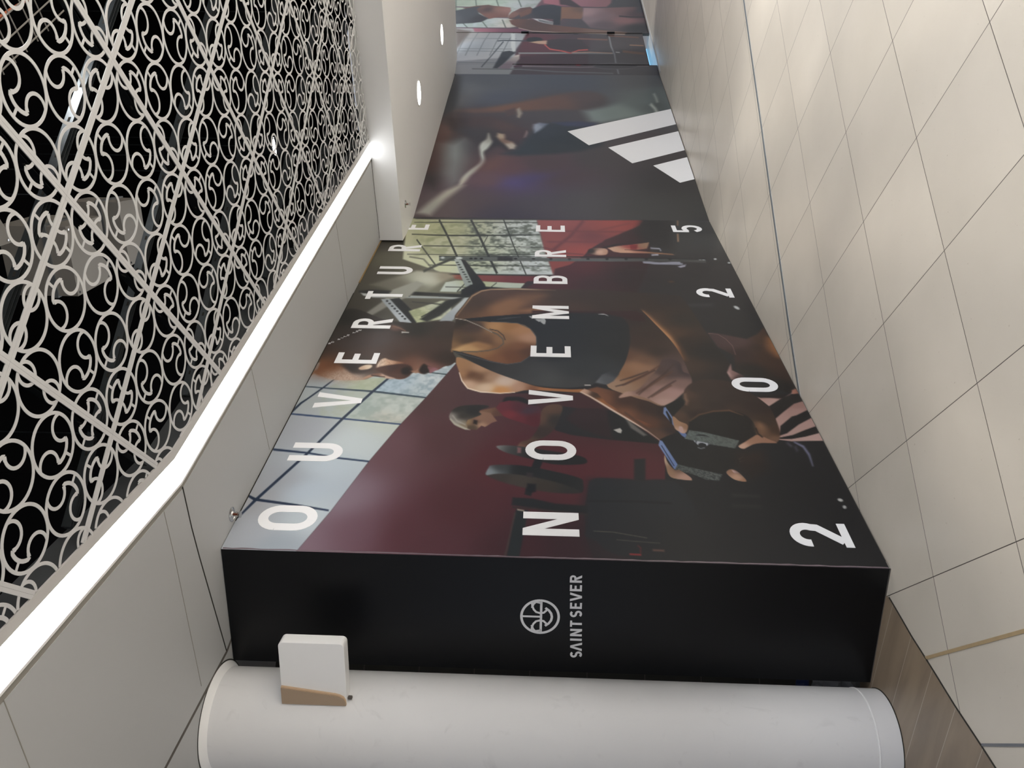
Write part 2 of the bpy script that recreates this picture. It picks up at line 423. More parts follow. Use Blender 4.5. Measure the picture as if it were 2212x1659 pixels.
ob = m_.build('sign_body', M_WHITE, sg)
bv = ob.modifiers.new('bevel', 'BEVEL'); bv.width = .002; bv.segments = 2
wedge = [(-.01, 0), (.0, 0.0), (.018, .004), (.036, .018), (.040, .035), (.072, .30), (-.01, .30)]
wedge = [(-.012, .002), (.004, .003), (.022, .012), (.033, .030), (.0385, .05), (.071, .298), (-.012, .298)]
m_ = MB(); m_.frame_prism(so, ex, ey, en, wedge, 0, .014); wb_ = m_.build('wedge_bracket', M_TAN, sg); wb_['label'] = 'tan wedge-shaped mounting bracket'
wed2 = [(x + .006 if x > 0 else x, y) for x, y in wedge]
m_ = MB(); m_.frame_prism(so, ex, ey, en, wed2, 0, .010); m_.build('wedge_edge', M_TANE, wb_)
m_ = MB(); m_.frame_prism(so + np.array([0, 0, -.022]), ex, ey, en, rrect(.006, .02, 0, .02, .004), -.02, -.008); m_.build('cable_gland', M_GROOVE, sg)

# ================================================================== HOARDINGS
def nrm(d): return np.array([d[1], -d[0]])     # right-hand side = towards the viewer for these walls
def catmull(p, n=5):
    p = np.array(p); out = []
    for i in range(len(p)):
        a, b, c, d = p[i - 1], p[i], p[(i + 1) % len(p)], p[(i + 2) % len(p)]
        for k in range(n):
            t = k / n; out.append(.5 * ((2 * b) + (c - a) * t + (2 * a - 5 * b + 4 * c - d) * t * t + (3 * b - a - 3 * c + d) * t ** 3))
    return np.array(out)
def vnoise(x, y, s, seed=0):
    x = x / s + 100; y = y / s + 100; xi = np.floor(x).astype(np.int64); yi = np.floor(y).astype(np.int64); fx = x - xi; fy = y - yi
    h = lambda a, b: ((np.sin(a * 127.1 + b * 311.7 + seed * 17.3) * 43758.5453) % 1.0)
    fx = fx * fx * (3 - 2 * fx); fy = fy * fy * (3 - 2 * fy)
    return (h(xi, yi) * (1 - fx) + h(xi + 1, yi) * fx) * (1 - fy) + (h(xi, yi + 1) * (1 - fx) + h(xi + 1, yi + 1) * fx) * fy
def hexc(h): return np.array([int(h[i:i + 2], 16) / 255 for i in (0, 2, 4)])
def paint(S, Z, shapes):
    """print of the poster: soft-edged polygons with blended ink colours, laid one over the other"""
    C_ = np.zeros((len(S), 3))
    for sh in shapes:
        pts = np.array(sh[0], float).reshape(-1, 2) / 1000; f = max(sh[2] / 1000, .0006)
        if sh[3]: pts = catmull(pts)
        lo = pts.min(0) - f; hi = pts.max(0) + f
        idx = np.nonzero((S > lo[0]) & (S < hi[0]) & (Z > lo[1]) & (Z < hi[1]))[0]
        if not len(idx): continue
        x = S[idx]; y = Z[idx]; ins = np.zeros(len(x), bool); dm = np.full(len(x), 1e9)
        for i in range(len(pts)):
            ax, ay = pts[i]; bx, by = pts[(i + 1) % len(pts)]
            if ay != by:
                c1 = (ay > y) != (by > y); xi = ax + (y - ay) * (bx - ax) / (by - ay); ins ^= c1 & (x < xi)
            dx, dy = bx - ax, by - ay; L2 = dx * dx + dy * dy + 1e-12
            t = np.clip(((x - ax) * dx + (y - ay) * dy) / L2, 0, 1)
            dm = np.minimum(dm, (x - ax - t * dx) ** 2 + (y - ay - t * dy) ** 2)
        d = np.sqrt(dm); d = np.where(ins, d, -d)
        al = np.clip(.5 + d / f * .5, 0, 1); al = al * al * (3 - 2 * al)
        cs = sh[1]
        if len(cs) == 1: cc = np.tile(hexc(cs[0][2]), (len(x), 1))
        else:
            num = np.zeros((len(x), 3)); den = np.zeros(len(x))
            q = np.array([c[:2] for c in cs], float); dd = ((q[:, None] - q[None]) ** 2).sum(2); dd[np.arange(len(q)), np.arange(len(q))] = 9e9
            ep = max(3e-4, .25 * float(np.mean(dd.min(1))))
            for a, b, h in cs:
                w = 1 / ((x - a) ** 2 + (y - b) ** 2 + ep) ** 2; num += w[:, None] * hexc(h); den += w
            cc = num / den[:, None]
        if len(sh) > 4:
            s_, h, am = sh[4]; s_ = max(s_ / 1000, .002)
            nv = .6 * vnoise(x, y, s_, 1) + .4 * vnoise(x, y, s_ * .45, 2); nv = np.clip((nv - .35) * 2.6, 0, 1) * am
            cc = cc * (1 - nv[:, None]) + hexc(h) * nv[:, None]
        C_[idx] = C_[idx] * (1 - al[:, None]) + cc * al[:, None]
    return C_
PRINT_K = .66
def print_mat(name, rough=.33):
    m = bpy.data.materials.new(name); m.use_nodes = True; N = m.node_tree.nodes; Lk = m.node_tree.links; b = N['Principled BSDF']
    at = N.new('ShaderNodeVertexColor'); at.layer_name = 'ink'
    tc = N.new('ShaderNodeTexCoord')
    nz = N.new('ShaderNodeTexNoise'); nz.inputs['Scale'].default_value = 420; nz.inputs['Detail'].default_value = 1; Lk.new(tc.outputs['Object'], nz.inputs['Vector'])
    rg = N.new('ShaderNodeMapRange'); rg.inputs['To Min'].default_value = .95; rg.inputs['To Max'].default_value = 1.05; Lk.new(nz.outputs['Fac'], rg.inputs['Value'])
    sc = N.new('ShaderNodeVectorMath'); sc.operation = 'SCALE'; Lk.new(at.outputs['Color'], sc.inputs[0]); Lk.new(rg.outputs['Result'], sc.inputs['Scale'])
    Lk.new(sc.outputs[0], b.inputs['Base Color'])
    b.inputs['Roughness'].default_value = rough; b.inputs['Specular IOR Level'].default_value = .24
    n2 = N.new('ShaderNodeTexNoise'); n2.inputs['Scale'].default_value = 1.6; n2.inputs['Detail'].default_value = 3; Lk.new(tc.outputs['Object'], n2.inputs['Vector'])
    bp = N.new('ShaderNodeBump'); bp.inputs['Strength'].default_value = .25; bp.inputs['Distance'].default_value = .01
    Lk.new(n2.outputs['Fac'], bp.inputs['Height']); Lk.new(bp.outputs['Normal'], b.inputs['Normal'])
    return m
M_PRINT = print_mat('printed gloss film')
def print_panel(name, org, d, s0, s1, z0, z1f, ns, nz_, shapes, parent):
    """flat printed sheet: grid graded finer towards the near end"""
    q = np.linspace(0, 1, 4000); ss = s0 + (s1 - s0) * q
    X = org[0] + d[0] * ss; Y = org[1] + d[1] * ss; ta_ = X / Y
    g = np.interp(np.linspace(ta_[0], ta_[-1], ns), ta_, ss)
    nv = nrm(d); n_r = nz_
    S = np.repeat(g, n_r); zt = np.array([z1f(s) for s in g])
    fr = np.tile(np.linspace(0, 1, n_r), ns); Z = z0 + (np.repeat(zt, n_r) - z0) * fr
    co = np.stack([org[0] + d[0] * S, org[1] + d[1] * S, Z], 1)
    i = np.arange(ns - 1)[:, None] * n_r + np.arange(n_r - 1)[None, :]
    fc = np.stack([i, i + n_r, i + n_r + 1, i + 1], -1).reshape(-1, 4)
    me = bpy.data.meshes.new(name); me.vertices.add(len(co)); me.vertices.foreach_set('co', co.astype(np.float32).ravel())
    me.loops.add(fc.size); me.loops.foreach_set('vertex_index', fc.astype(np.int32).ravel())
    me.polygons.add(len(fc)); me.polygons.foreach_set('loop_start', np.arange(0, fc.size, 4, dtype=np.int32)); me.polygons.foreach_set('loop_total', np.full(len(fc), 4, np.int32))
    me.update(calc_edges=True)
    c = paint(S, Z, shapes); c = np.where(c <= .04045, c / 12.92, ((c + .055) / 1.055) ** 2.4)
    c = c * (PRINT_K + .30 * c.mean(1, keepdims=True))
    ca_ = me.color_attributes.new('ink', 'FLOAT_COLOR', 'POINT')
    ca_.data.foreach_set('color', np.concatenate([c, np.ones((len(c), 1))], 1).astype(np.float32).ravel())
    me.materials.append(M_PRINT)
    o = bpy.data.objects.new(name, me); COL.objects.link(o); o.parent = parent
    o.location = (-parent.location[0], -parent.location[1], -parent.location[2])
    return o

# --- lettering: condensed grotesque built from strokes in a unit box (w x h), thickness t
def stroke(pts, t):
    pts = np.array(pts, float); L_ = []; R_ = []
    for i in range(len(pts)):
        if i == 0: d = pts[1] - pts[0]; k = 1
        elif i == len(pts) - 1: d = pts[-1] - pts[-2]; k = 1
        else:
            a = pts[i] - pts[i - 1]; b = pts[i + 1] - pts[i]; a /= np.linalg.norm(a); b /= np.linalg.norm(b); d = a + b; k = 1 / max(.5, np.dot(a, d / np.linalg.norm(d)))
        d = d / np.linalg.norm(d); n = np.array([-d[1], d[0]]) * t / 2 * k; L_.append(pts[i] + n); R_.append(pts[i] - n)
    return [[tuple(L_[i]), tuple(L_[i + 1]), tuple(R_[i + 1]), tuple(R_[i])] for i in range(len(pts) - 1)]
def arc(cx, cy, rx, ry, a0, a1, n=14): return [(cx + rx * math.cos(math.radians(a0 + (a1 - a0) * k / n)), cy + ry * math.sin(math.radians(a0 + (a1 - a0) * k / n))) for k in range(n + 1)]
def glyph(ch, w, h, t):
    v = t; hh = t * .82                      # vertical stems heavier than bars
    bx = lambda x0, y0, x1, y1: [(x0, y0), (x1, y0), (x1, y1), (x0, y1)]
    e = v / 2; r = w / 2 - e; q = hh / 2
    if ch in 'O0':
        ry = r * 1.15
        p = arc(w / 2, h - q - ry, r, ry, 180, 0) + arc(w / 2, q + ry, r, ry, 0, -180); p.append(p[0]); p.append(p[1]); return stroke(p[:-1], v)
    if ch == 'U':
        return stroke([(e, h)] + arc(w / 2, q + r * 1.15, r, r * 1.15, 180, 360) + [(w - e, h)], v)
    if ch == 'E': return [bx(0, 0, v, h), bx(v, 0, w, hh), bx(v, h - hh, w, h), bx(v, h * .53 - hh / 2, w * .9, h * .53 + hh / 2)]
    if ch == 'T': return [bx(0, h - hh, w, h), bx(w / 2 - v / 2, 0, w / 2 + v / 2, h - hh)]
    if ch == 'I': return [bx(w / 2 - v / 2, 0, w / 2 + v / 2, h)]
    if ch == 'V': return [[(0, h), (v * 1.05, h), (w / 2, v * 1.3), (w / 2, 0), (w / 2 - v * .5, 0)], [(w, h), (w / 2 + v * .5, 0), (w / 2, 0), (w / 2, v * 1.3), (w - v * 1.05, h)]]
    if ch == 'A': return [[(0, 0), (v * 1.05, 0), (w / 2, h - v * 1.3), (w / 2, h), (w / 2 - v * .5, h)], [(w, 0), (w / 2 + v * .5, h), (w / 2, h), (w / 2, h - v * 1.3), (w - v * 1.05, 0)]]
    if ch == 'H': return [bx(0, 0, v, h), bx(w - v, 0, w, h), bx(v, h / 2 - hh / 2, w - v, h / 2 + hh / 2)]
    if ch == 'W': return stroke([(e * .6, h), (w * .27, v * .4), (w / 2, h * .8), (w * .73, v * .4), (w - e * .6, h)], v * .85)
    if ch == 'D': return [bx(0, 0, v, h)] + stroke([(v, h - q)] + arc(w - e - h * .30, h / 2, h * .30, h / 2 - q, 90, -90) + [(v, q)], hh)
    if ch == 'N': return [bx(0, 0, v, h), bx(w - v, 0, w, h), [(v, h), (v, h * .62), (w - v, 0), (w - v, h * .38)]]
    if ch == 'M': return [bx(0, 0, v, h), bx(w - v, 0, w, h), [(v, h), (v, h * .55), (w / 2 - v * .35, 0), (w / 2, 0), (w / 2, h * .38)], [(w - v, h), (w / 2, h * .38), (w / 2, 0), (w / 2 + v * .35, 0), (w - v, h * .55)]]
    if ch in 'RBP':
        ry = h * .27 - q; cx = w - e - ry * .95 if w - e - ry * .95 > v else v
        rx = w - e - cx
        up_ = stroke([(v, h - q)] + arc(cx, h - q - ry, rx, ry, 90, -90) + [(v, h - q - 2 * ry)], hh)
        if ch == 'R': return [bx(0, 0, v, h)] + up_ + [[(w * .36, h * .47), (w * .36 + v * .9, h * .50), (w, 0), (w - v * 1.12, 0)]]
        yb = h - q - 2 * ry; rb = (yb - q) / 2
        return [bx(0, 0, v, h)] + up_ + stroke([(v, yb)] + arc(cx, q + rb, rx, rb, 90, -90) + [(v, q)], hh)
    if ch == '2':
        ry = r * 1.0; return stroke([(e, h - q - ry - h * .03)] + arc(w / 2, h - q - ry, r, ry, 180, -25, 16) + [(w * .80, h * .52), (w * .22, hh * .9)], v * .95) + [bx(0, 0, w, hh)]
    if ch == '5':
        ry = (h * .62 - q) / 2 - q * .2; return [bx(0, h * .47, v * .9, h), bx(v * .9, h - hh, w * .93, h)] + stroke([(v * .6, h * .53)] + arc(w / 2, q + ry, r, ry, 120, -160, 20), v * .95)
    if ch == 'S':
        r2 = (h - hh) / 4; return stroke(arc(w / 2, h - q - r2, r, r2, 35, 270, 14) + arc(w / 2, q + r2, r, r2, 90, -145, 14)[1:], v * .92)
    return []
def put_letters(items, org, d, dep, mt, parent):
    """every letter a part of its own"""
    for it_ in items:
        mb = MB(); put_text([it_], org, d, 0, dep, mb)
        mb.build('numeral' if it_[0] in '0125' else 'letter', mt, parent)
def put_text(items, org, d, base, dep, mb):
    """items: (char, s0, z0, w, h, t)"""
    nv = nrm(d); k = 0
    for ch, s0, z0_, w, h, t in items:
        for poly in glyph(ch, w, h, t):
            k += 1
            mb.frame_prism((org[0], org[1], 0), (d[0], d[1], 0), (0, 0, 1), (nv[0], nv[1], 0), [(s0 + x, z0_ + y) for x, y in poly], base, dep + .00008 * (k % 6))

# --- black side panel
L0 = float(np.linalg.norm(P0 - P1))
hs = thing('side_hoarding', 'narrow matt black hoarding panel with round logo and white lettering beside the column', 'hoarding', (P1[0], P1[1], 0))
m_ = MB(); m_.slab(P1, P0, .012, .006, H_CEIL - .003, side=-1)
m_.build('panel', M_SIDE, hs)
m_ = MB(); items = []
for ch, y_, w_s in (('S', 1080, .036), ('A', 1020, .048), ('I', 930, .012), ('N', 890, .041), ('T', 808, .034), ('S', 725, .037), ('E', 652, .033), ('V', 588, .048), ('E', 502, .033), ('R', 430, .040)):
    s_ = .084 + (1080 - y_) / 712 * .456; items.append((ch, s_, 1.4065 + (s_ - .085) * .035, w_s, .057, .0118))
put_letters(items, P1, D0, .0008, M_LET2, hs)
# round emblem with monogram
m_ = MB(); ecx, ecz, er = .308, 1.615, .0955
def estroke(pts, t): 
    for k, poly in enumerate(stroke(pts, t)):
        m_.frame_prism((P1[0], P1[1], 0), (D0[0], D0[1], 0), (0, 0, 1), (nrm(D0)[0], nrm(D0)[1], 0), [(ecx + x * er, ecz + y * er) for x, y in poly], 0, .0008 + .00008 * (k % 3) + .0002 * estroke.n)
    estroke.n = (estroke.n + 1) % 4
estroke.n = 0
estroke(arc(0, 0, .94, .94, 0, 360, 48), .125)
estroke([(0, .9), (0, -.03)], .10)
estroke([(-.86, -.05), (.86, -.05)], .12)
for sx in (-1, 1):
    estroke([(sx * .86, .42), (sx * .62, .40), (sx * .42, .33), (sx * .27, .20), (sx * .21, 0), (sx * .24, -.18), (sx * .36, -.30), (sx * .46, -.36)], .10)
    estroke([(sx * .52, -.26), (sx * .38, -.44), (sx * .2, -.56), (0, -.60)], .12)
    estroke([(sx * .5, .42), (sx * .72, .34), (sx * .86, .22)], .10)
    estroke([(sx * .72, -.05), (sx * .80, .0), (sx * .84, .2)], .09)
m_.build('emblem', M_LET2, hs)['label'] = 'round silver-white monogram emblem'
m_ = MB(); m_.slab(P1 + D0 * 0, P0, .006, .0, .006, side=-1); m_.build('foot_batten', M_GROOVE, hs)

# --- main printed hoarding
LM = float(np.linalg.norm(P2 - P0))
hm = thing('main_hoarding', 'large glossy printed hoarding of a gym scene with white dated lettering', 'hoarding', (P0[0], P0[1], 0))
m_ = MB(); m_.slab(P0 + D1 * .055, P2 - D1 * .02, .04, .004, H_CEIL - .002, side=-1)
o_ = m_.build('board', M_GROOVE, hm)

# ---- unseen bars added overhead, right of the viewpoint, to break the low sun
rb = MB()
for k in range(9): rb.slab((3.6 + k * .95, -7.5), (5.2 + k * .95, 2.8), .30, 5.4, 5.5)
for k in range(4): rb.slab((3.5, -5.6 + k * 2.3), (13.0, -4.4 + k * 2.3), .22, 5.5, 5.6)
struct(rb.build('sun_break_bars', M_TRIM))
MURAL_1 = [
[[-339,3383,-187,-281,5374,-2836,5024,5877],[[0.05,1.77,"3a2328"],[0.07,1.11,"2a2a2c"],[0.1,0.45,"2d2d2f"],[0.41,0.14,"262628"],[2.95,0.61,"333234"],[2.13,0.08,"2f2f30"],[4.42,0.29,"3a3b3c"],[3.29,1.14,"3c3032"],[0.38,0.84,"242629"],[0.44,1.19,"24272b"]],3.9,0],
[[1341,3161,1384,2119,3068,2055,3323,2267,3630,2744,5135,3114,5102,3938],[[4.07,3.07,"4b4740"],[3.21,3.07,"57534a"],[2.68,3.11,"46423b"],[3.62,2.87,"6c6a5a"],[3.04,2.66,"8a8c78"],[2.69,2.71,"5a5850"],[2.77,2.98,"4a4640"]],23.2,0],
[[-105,3185,-3,2778,293,2684,711,2575,1078,2461,1379,2351,1816,2207,1969,2400,1811,3104,1680,3258,280,3335],[[0.12,3.04,"b9bfc9"],[0.03,2.88,"a9b4c0"],[0.45,2.88,"bccbda"],[0.52,2.98,"adb2bb"],[0.69,2.82,"c2d0dc"],[0.36,3.08,"b3b5bb"],[0.99,3.01,"b4bac4"],[0.87,2.71,"cdd8dc"],[1.35,2.93,"b8c0c4"],[1.41,2.77,"b9c6b4"],[1.37,2.55,"bccbc8"],[1.16,2.57,"cfd8cf"],[1.53,2.49,"bdd0dc"],[1.66,2.36,"cfdadc"],[1.57,3.07,"b2bcc4"],[0.23,2.8,"c6d2da"]],5.2,0],  # window panes: print colours with some haze of the film's gloss mixed in
[[1122,2818,1436,2704,1374,2353,1083,2459],[[1.25,2.7,"bccac6"],[1.26,2.51,"ced8d4"],[1.13,2.57,"d4d4ca"]],7.7,0,[46,"98aaa4",0.4]],
[[1468,3026,1436,2704,1122,2818,1141,2963],[[1.4,3.0,"b6c0c8"],[1.36,2.78,"c0cbc2"]],11.6,0,[54,"b8bfa8",0.35]],
[[1611,2626,1640,2497,1816,2207,1602,2261,1385,2352,1436,2698],[[1.53,2.55,"b8cddc"],[1.66,2.33,"cfdade"],[1.43,2.42,"c6d4d8"]],8.3,0,[33,"8fa6b8",0.55]],
[[1469,3003,1569,2937,1610,2638,1442,2705],[[1.54,2.98,"b6bcc2"],[1.52,2.76,"c2ccb4"]],8.3,0,[50,"a8b496",0.35]],
[[413,3163,386,3145,355,3100,349,3060,322,2878,289,2696,303,2698,340,2881,370,3065,379,3103,401,3143,419,3159],[[0.34,3.11,"24344f"],[0.18,2.46,"2b3f63"],[-0.01,1.46,"6d93c4"]],3.6,0],
[[823,3156,788,3134,766,2932,726,2746,702,2566,717,2568,742,2748,783,2936,810,3138,830,3152],[[2.52,3.09,"24344f"],[2.3,2.0,"2b3f63"],[1.89,0.32,"6d93c4"]],4.0,0],
[[1149,3144,1153,3133,1114,2809,1071,2453,1085,2455,1131,2812,1170,3137,1168,3151],[[6.52,3.09,"2b3f63"],[4.92,-1.58,"3d5f93"]],4.5,0],
[[1473,3143,1460,3031,1427,2697,1369,2346,1385,2348,1449,2700,1474,3034,1487,3146],[[13.87,3.0,"2b3f63"],[11.84,-1.96,"3a4a4e"],[9.96,-4.8,"44606f"]],4.8,0],
[[1693,2445,1662,2269,1654,2219,1668,2219,1677,2270,1708,2447],[[0,0,"3c565c"]],5.1,0],
[[186,3155,240,3127,346,3090,767,2927,1113,2811,1425,2691,1623,2609,1641,2620,1445,2705,1131,2825,782,2940,361,3105,250,3137,197,3165],[[-0.19,3.07,"24344f"],[2.3,2.0,"2a3c52"],[11.84,-1.96,"35464a"]],4.0,0],
[[1169,3139,1275,3109,1331,3082,1460,3020,1582,2968,1593,2975,1473,3029,1344,3091,1290,3121,1187,3154],[[6.42,3.08,"24344f"],[13.12,1.56,"31443e"]],4.8,0],
[[-164,2839,-3,2778,293,2684,711,2575,1078,2461,1379,2351,1816,2207,1727,2121,1445,1949,1469,1364,1266,1147,941,917,525,970,586,1360,360,1401,156,1402,-116,1339],[[0.04,2.74,"8b7280"],[0.14,2.54,"7a5a68"],[0.38,2.65,"94808e"],[0.15,2.27,"5e333d"],[0.88,2.47,"77565f"],[1.38,2.23,"5c4043"],[0.93,2.18,"5d3b40"],[0.33,2.02,"562a32"],[0.73,1.8,"5e2a31"],[0.05,1.77,"47242c"],[0.06,1.46,"3a2028"],[0.66,1.42,"5e2830"],[0.76,1.08,"612c34"],[1.22,1.12,"4a2f2f"],[0.98,0.96,"50292e"],[0.06,2.12,"5a2f3a"],[1.31,1.37,"4b2c2f"]],4.9,0],
[[360,1401,156,1402,-117,1360,-106,1086,383,841,564,965,586,1360],[[0.06,1.33,"30242a"],[0.37,1.08,"24282d"]],69.5,0],
[[1259,1625,1333,1569,1316,1505,1294,1399,1278,1174,940,929,957,1079,973,1236,1010,1448,1053,1542,1197,1597],[[1.2,1.47,"2c2c2e"],[1.06,1.34,"292a2c"],[1.19,1.19,"1f2224"],[1.04,1.07,"1e2122"]],7.3,0],
[[1294,1413,1301,1229,985,1216,1016,1301,1083,1406,1177,1479],[[1.23,1.33,"3a2a2d"],[1.11,1.3,"332528"]],14.6,0],
[[1216,1130,1028,1012,1016,1033,1095,1099],[[0,0,"73706e"]],10.8,0],
[[1073,1203,1093,1161,1069,1152,1040,1161,1045,1178],[[0,0,"c8c6c2"]],5.4,0],
[[1314,1861,1394,1858,1410,1808,1399,1742,1297,1640,1321,1697,1370,1792],[[0,0,"232526"]],11.7,1],
[[1273,1909,1340,1884,1366,1828,1333,1733,1310,1640,1221,1618,1097,1638,1084,1672,1118,1727,1163,1819,1193,1859],[[1.29,1.87,"73313c"],[1.28,1.75,"5f2a36"],[1.26,1.72,"4a3a48"],[1.17,1.68,"5e232c"],[1.17,1.76,"742c36"],[1.21,1.81,"86333c"]],5.7,0],
[[1259,1625,1333,1569,1316,1501,1201,1513,1041,1562,944,1649,908,1701,841,1719,823,1758,861,1766,929,1742,966,1689,1097,1638],[[1.29,1.58,"6b5040"],[1.17,1.62,"735443"],[1.16,1.56,"33302e"],[1.03,1.62,"3f332e"],[0.88,1.74,"8a6252"],[0.93,1.71,"5c4438"]],7.1,1],
[[1244,2006,1286,1910,1193,1859,1183,1931,1206,1989],[[1.23,1.96,"86644e"],[1.22,1.89,"6b4a3c"]],7.5,0],
[[1216,2046,1238,1991,1221,1934,1136,1890,1116,1920,1085,1945,1072,1958,1083,1980,1040,2004,1042,2058,1103,2078],[[1.12,2.06,"a08562"],[1.16,2.0,"9a7460"],[1.13,1.94,"96705e"],[1.09,1.98,"c09a80"],[1.12,2.02,"6a4f42"],[1.06,2.03,"5b4c3c"]],5.5,0],
[[1142,2029,1137,2008,1094,2008,1105,2030],[[0,0,"2e2724"]],7.3,0],
[[1173,2182,1243,2169,1290,2124,1307,2040,1304,1961,1285,1952,1257,1993,1231,2005,1200,1992,1154,2048,1128,2073,1056,2060,1043,2072,1077,2130,1124,2163],[[1.17,2.17,"9a9590"],[1.26,2.14,"33322f"],[1.24,2.05,"2b2c2c"],[1.18,2.1,"3c3834"],[1.08,2.09,"9b8c74"],[1.11,2.13,"aaa69e"]],5.6,1],
[[1144,2175,1087,2141,1040,2074,1036,2044,1041,2044,1058,2072,1103,2137,1154,2170],[[0,0,"c4beb2"]],7.3,0],
[[1183,2165,1122,2130,1087,2077,1096,2076,1130,2127,1190,2161],[[0,0,"b5b1a8"]],7.4,0],
[[873,1878,891,1853,889,1767,857,1609,815,1427,780,1374,737,1391,726,1544,768,1672,821,1816],[[0.87,1.86,"9fa3a4"],[0.86,1.81,"2c2d2e"],[0.81,1.67,"262626"],[0.77,1.42,"1f2122"]],6.7,1],
[[878,1760,873,1737,824,1738,823,1758],[[0,0,"8c6468"]],6.8,0],
[[784,1655,685,1678,542,1699,464,1707,452,1674,527,1661,664,1637,755,1613],[[1.86,2.01,"22262a"],[0.72,2.11,"1c2024"]],6.3,0],
[[618,1919,654,1903,648,1796,615,1638,552,1484,507,1412,482,1437,486,1576,523,1729,567,1841],[[0.62,1.86,"403a36"],[0.57,1.73,"4b443e"],[0.54,1.61,"3f3831"],[0.5,1.45,"30302e"]],9.3,1],
[[618,1919,679,1911,706,1887,710,1747,677,1595,614,1421,565,1398,493,1406,525,1448,578,1557,626,1732,631,1857],[[0.65,1.9,"97a2aa"],[0.69,1.86,"3c4042"],[0.67,1.73,"1f2325"],[0.59,1.48,"212526"],[0.54,1.42,"272a2a"]],6.3,1],
[[652,1701,644,1664,608,1669,617,1701],[[0,0,"3a3236"]],9.5,0],
[[553,1693,550,1650,488,1649,477,1679,505,1698],[[0,0,"14181e"]],9.2,0],
[[436,1768,431,1666,395,1546,382,1310,337,906,259,918,326,1372,341,1547,376,1771],[[0.42,1.73,"22272b"],[0.37,1.49,"1f2225"],[0.3,1.03,"2a2a2c"]],8.7,0],
[[353,1765,349,1664,312,1384,322,1383,359,1664,364,1765],[[0,0,"37302e"]],5.8,0],
[[346,1746,340,1685,-59,1726,-62,1785],[[0.26,1.72,"252c2f"],[0.03,1.75,"22292d"]],5.4,0],
[[320,1754,93,1779,-1,1791,-3,1785,91,1773,318,1748],[[0,0,"4b4743"]],8.1,0],
[[337,1741,329,1705,340,1705,347,1740],[[0,0,"b0a294"]],5.8,0],
[[567,1367,612,1334,616,1235,607,1112,558,874,-23,852,36,1248,126,1353,164,1401,273,1386,452,1378],[[0.55,1.3,"262b31"],[0.32,1.31,"272a30"],[0.47,1.07,"2a2e33"],[0.2,1.15,"25282d"],[0.13,0.94,"28292b"]],11.5,1],
[[791,1107,799,1046,599,1067,606,1125],[[0,0,"272a2d"]],9.6,0],
[[417,1380,423,1130,417,954,431,951,438,1128,432,1379],[[0,0,"1c1f23"]],11.8,0],
[[196,1361,192,1265,158,1105,162,1104,197,1264,201,1360],[[0,0,"6a6258"]],5.4,0],
[[139,1252,131,1158,124,1048,129,1047,136,1157,144,1251],[[0,0,"57524c"]],5.3,0],
[[40,1199,38,1145,49,1144,51,1198],[[0,0,"a03438"]],6.5,0],
[[103,1156,89,1145,55,1148,55,1144,92,1140,108,1153],[[0,0,"70282b"]],7.9,0],
[[71,1087,69,1033,82,1031,84,1085],[[0,0,"6e4f48"]],7.9,0],
[[491,627,487,491,510,485,513,622],[[0,0,"363636"]],18.0,0],
[[404,645,401,499,430,492,433,638],[[0,0,"333333"]],20.4,0],
[[480,65,477,68,475,71,473,75,473,79,474,83,476,87,479,89,483,90,487,91,491,89,494,87,497,84,498,80,498,76,497,72,495,68,492,66,488,64,484,64],[[0,0,"c0c0bc"]],5.9,0],
[[423,67,420,70,418,73,417,76,417,79,419,81,422,83,426,83,430,83,434,82,438,80,441,77,443,74,444,71,443,68,442,66,439,64,435,63,431,64,426,65],[[0,0,"b4b4b2"]],5.8,0],
[[4742,3003,4660,2897,4674,1705,4366,1676,3950,1629,3336,1537,3318,2257,3357,2506,3625,2866],[[4.48,2.81,"b4b896"],[4.4,2.52,"c0c4a2"],[4.34,2.29,"c0c6aa"],[4.2,2.06,"bcc4b0"],[4.36,1.85,"c2ced4"],[3.89,2.47,"ced2b6"],[3.87,2.2,"d0d8c8"],[3.88,1.94,"bccbc4"],[3.89,1.79,"d0dad6"],[3.45,2.12,"c3d2cc"],[3.51,1.73,"d2dde2"],[3.53,2.53,"d5dcb8"],[4.16,2.89,"c6c8a6"],[3.73,2.84,"d8dcc0"]],13.9,0],
[[4592,2487,4657,1708,3950,1629,3396,1557,3391,2293,4036,2354],[[4.34,2.4,"bcc2a0"],[4.36,1.85,"ced8da"],[3.51,1.73,"d0dade"],[3.62,2.23,"c4cfb4"]],69.6,0,[49,"5e685c",0.8]],
[[4643,2895,4596,2407,3755,2307,3683,2752],[[4.32,2.74,"bcc098"],[4.03,2.38,"c8ccb0"]],72.1,0,[79,"8c946c",0.5]],
[[4559,2905,4575,2428,4598,1696,4618,1696,4601,2430,4579,2908],[[0,0,"3c413c"]],7.8,0],
[[4227,2877,4200,2501,4228,1957,4261,1672,4285,1673,4271,1959,4242,2505,4252,2881],[[0,0,"3c413c"]],7.3,0],
[[3939,2726,3941,2261,3950,1629,3967,1629,3964,2262,3957,2729],[[0,0,"3c413c"]],6.9,0],
[[3731,2842,3737,2141,3776,1597,3792,1597,3759,2142,3747,2844],[[0,0,"3c413c"]],6.7,0],
[[3496,2624,3496,2123,3513,1566,3529,1566,3516,2125,3511,2626],[[0,0,"3c413c"]],6.4,0],
[[4639,2678,4212,2548,3689,2401,3335,2325,3346,2311,3705,2387,4234,2535,4665,2665],[[0,0,"3c413c"]],7.0,0],
[[4650,2364,4222,2249,3725,2128,3330,2027,3350,2012,3746,2112,4247,2234,4679,2348],[[0,0,"3c413c"]],7.0,0],
[[4672,2037,3962,1907,3329,1779,3338,1772,3972,1899,4683,2028],[[0,0,"3c413c"]],6.9,0],
[[4097,2818,3473,2555,3489,2549,4115,2812],[[0,0,"3c413c"]],6.8,0],
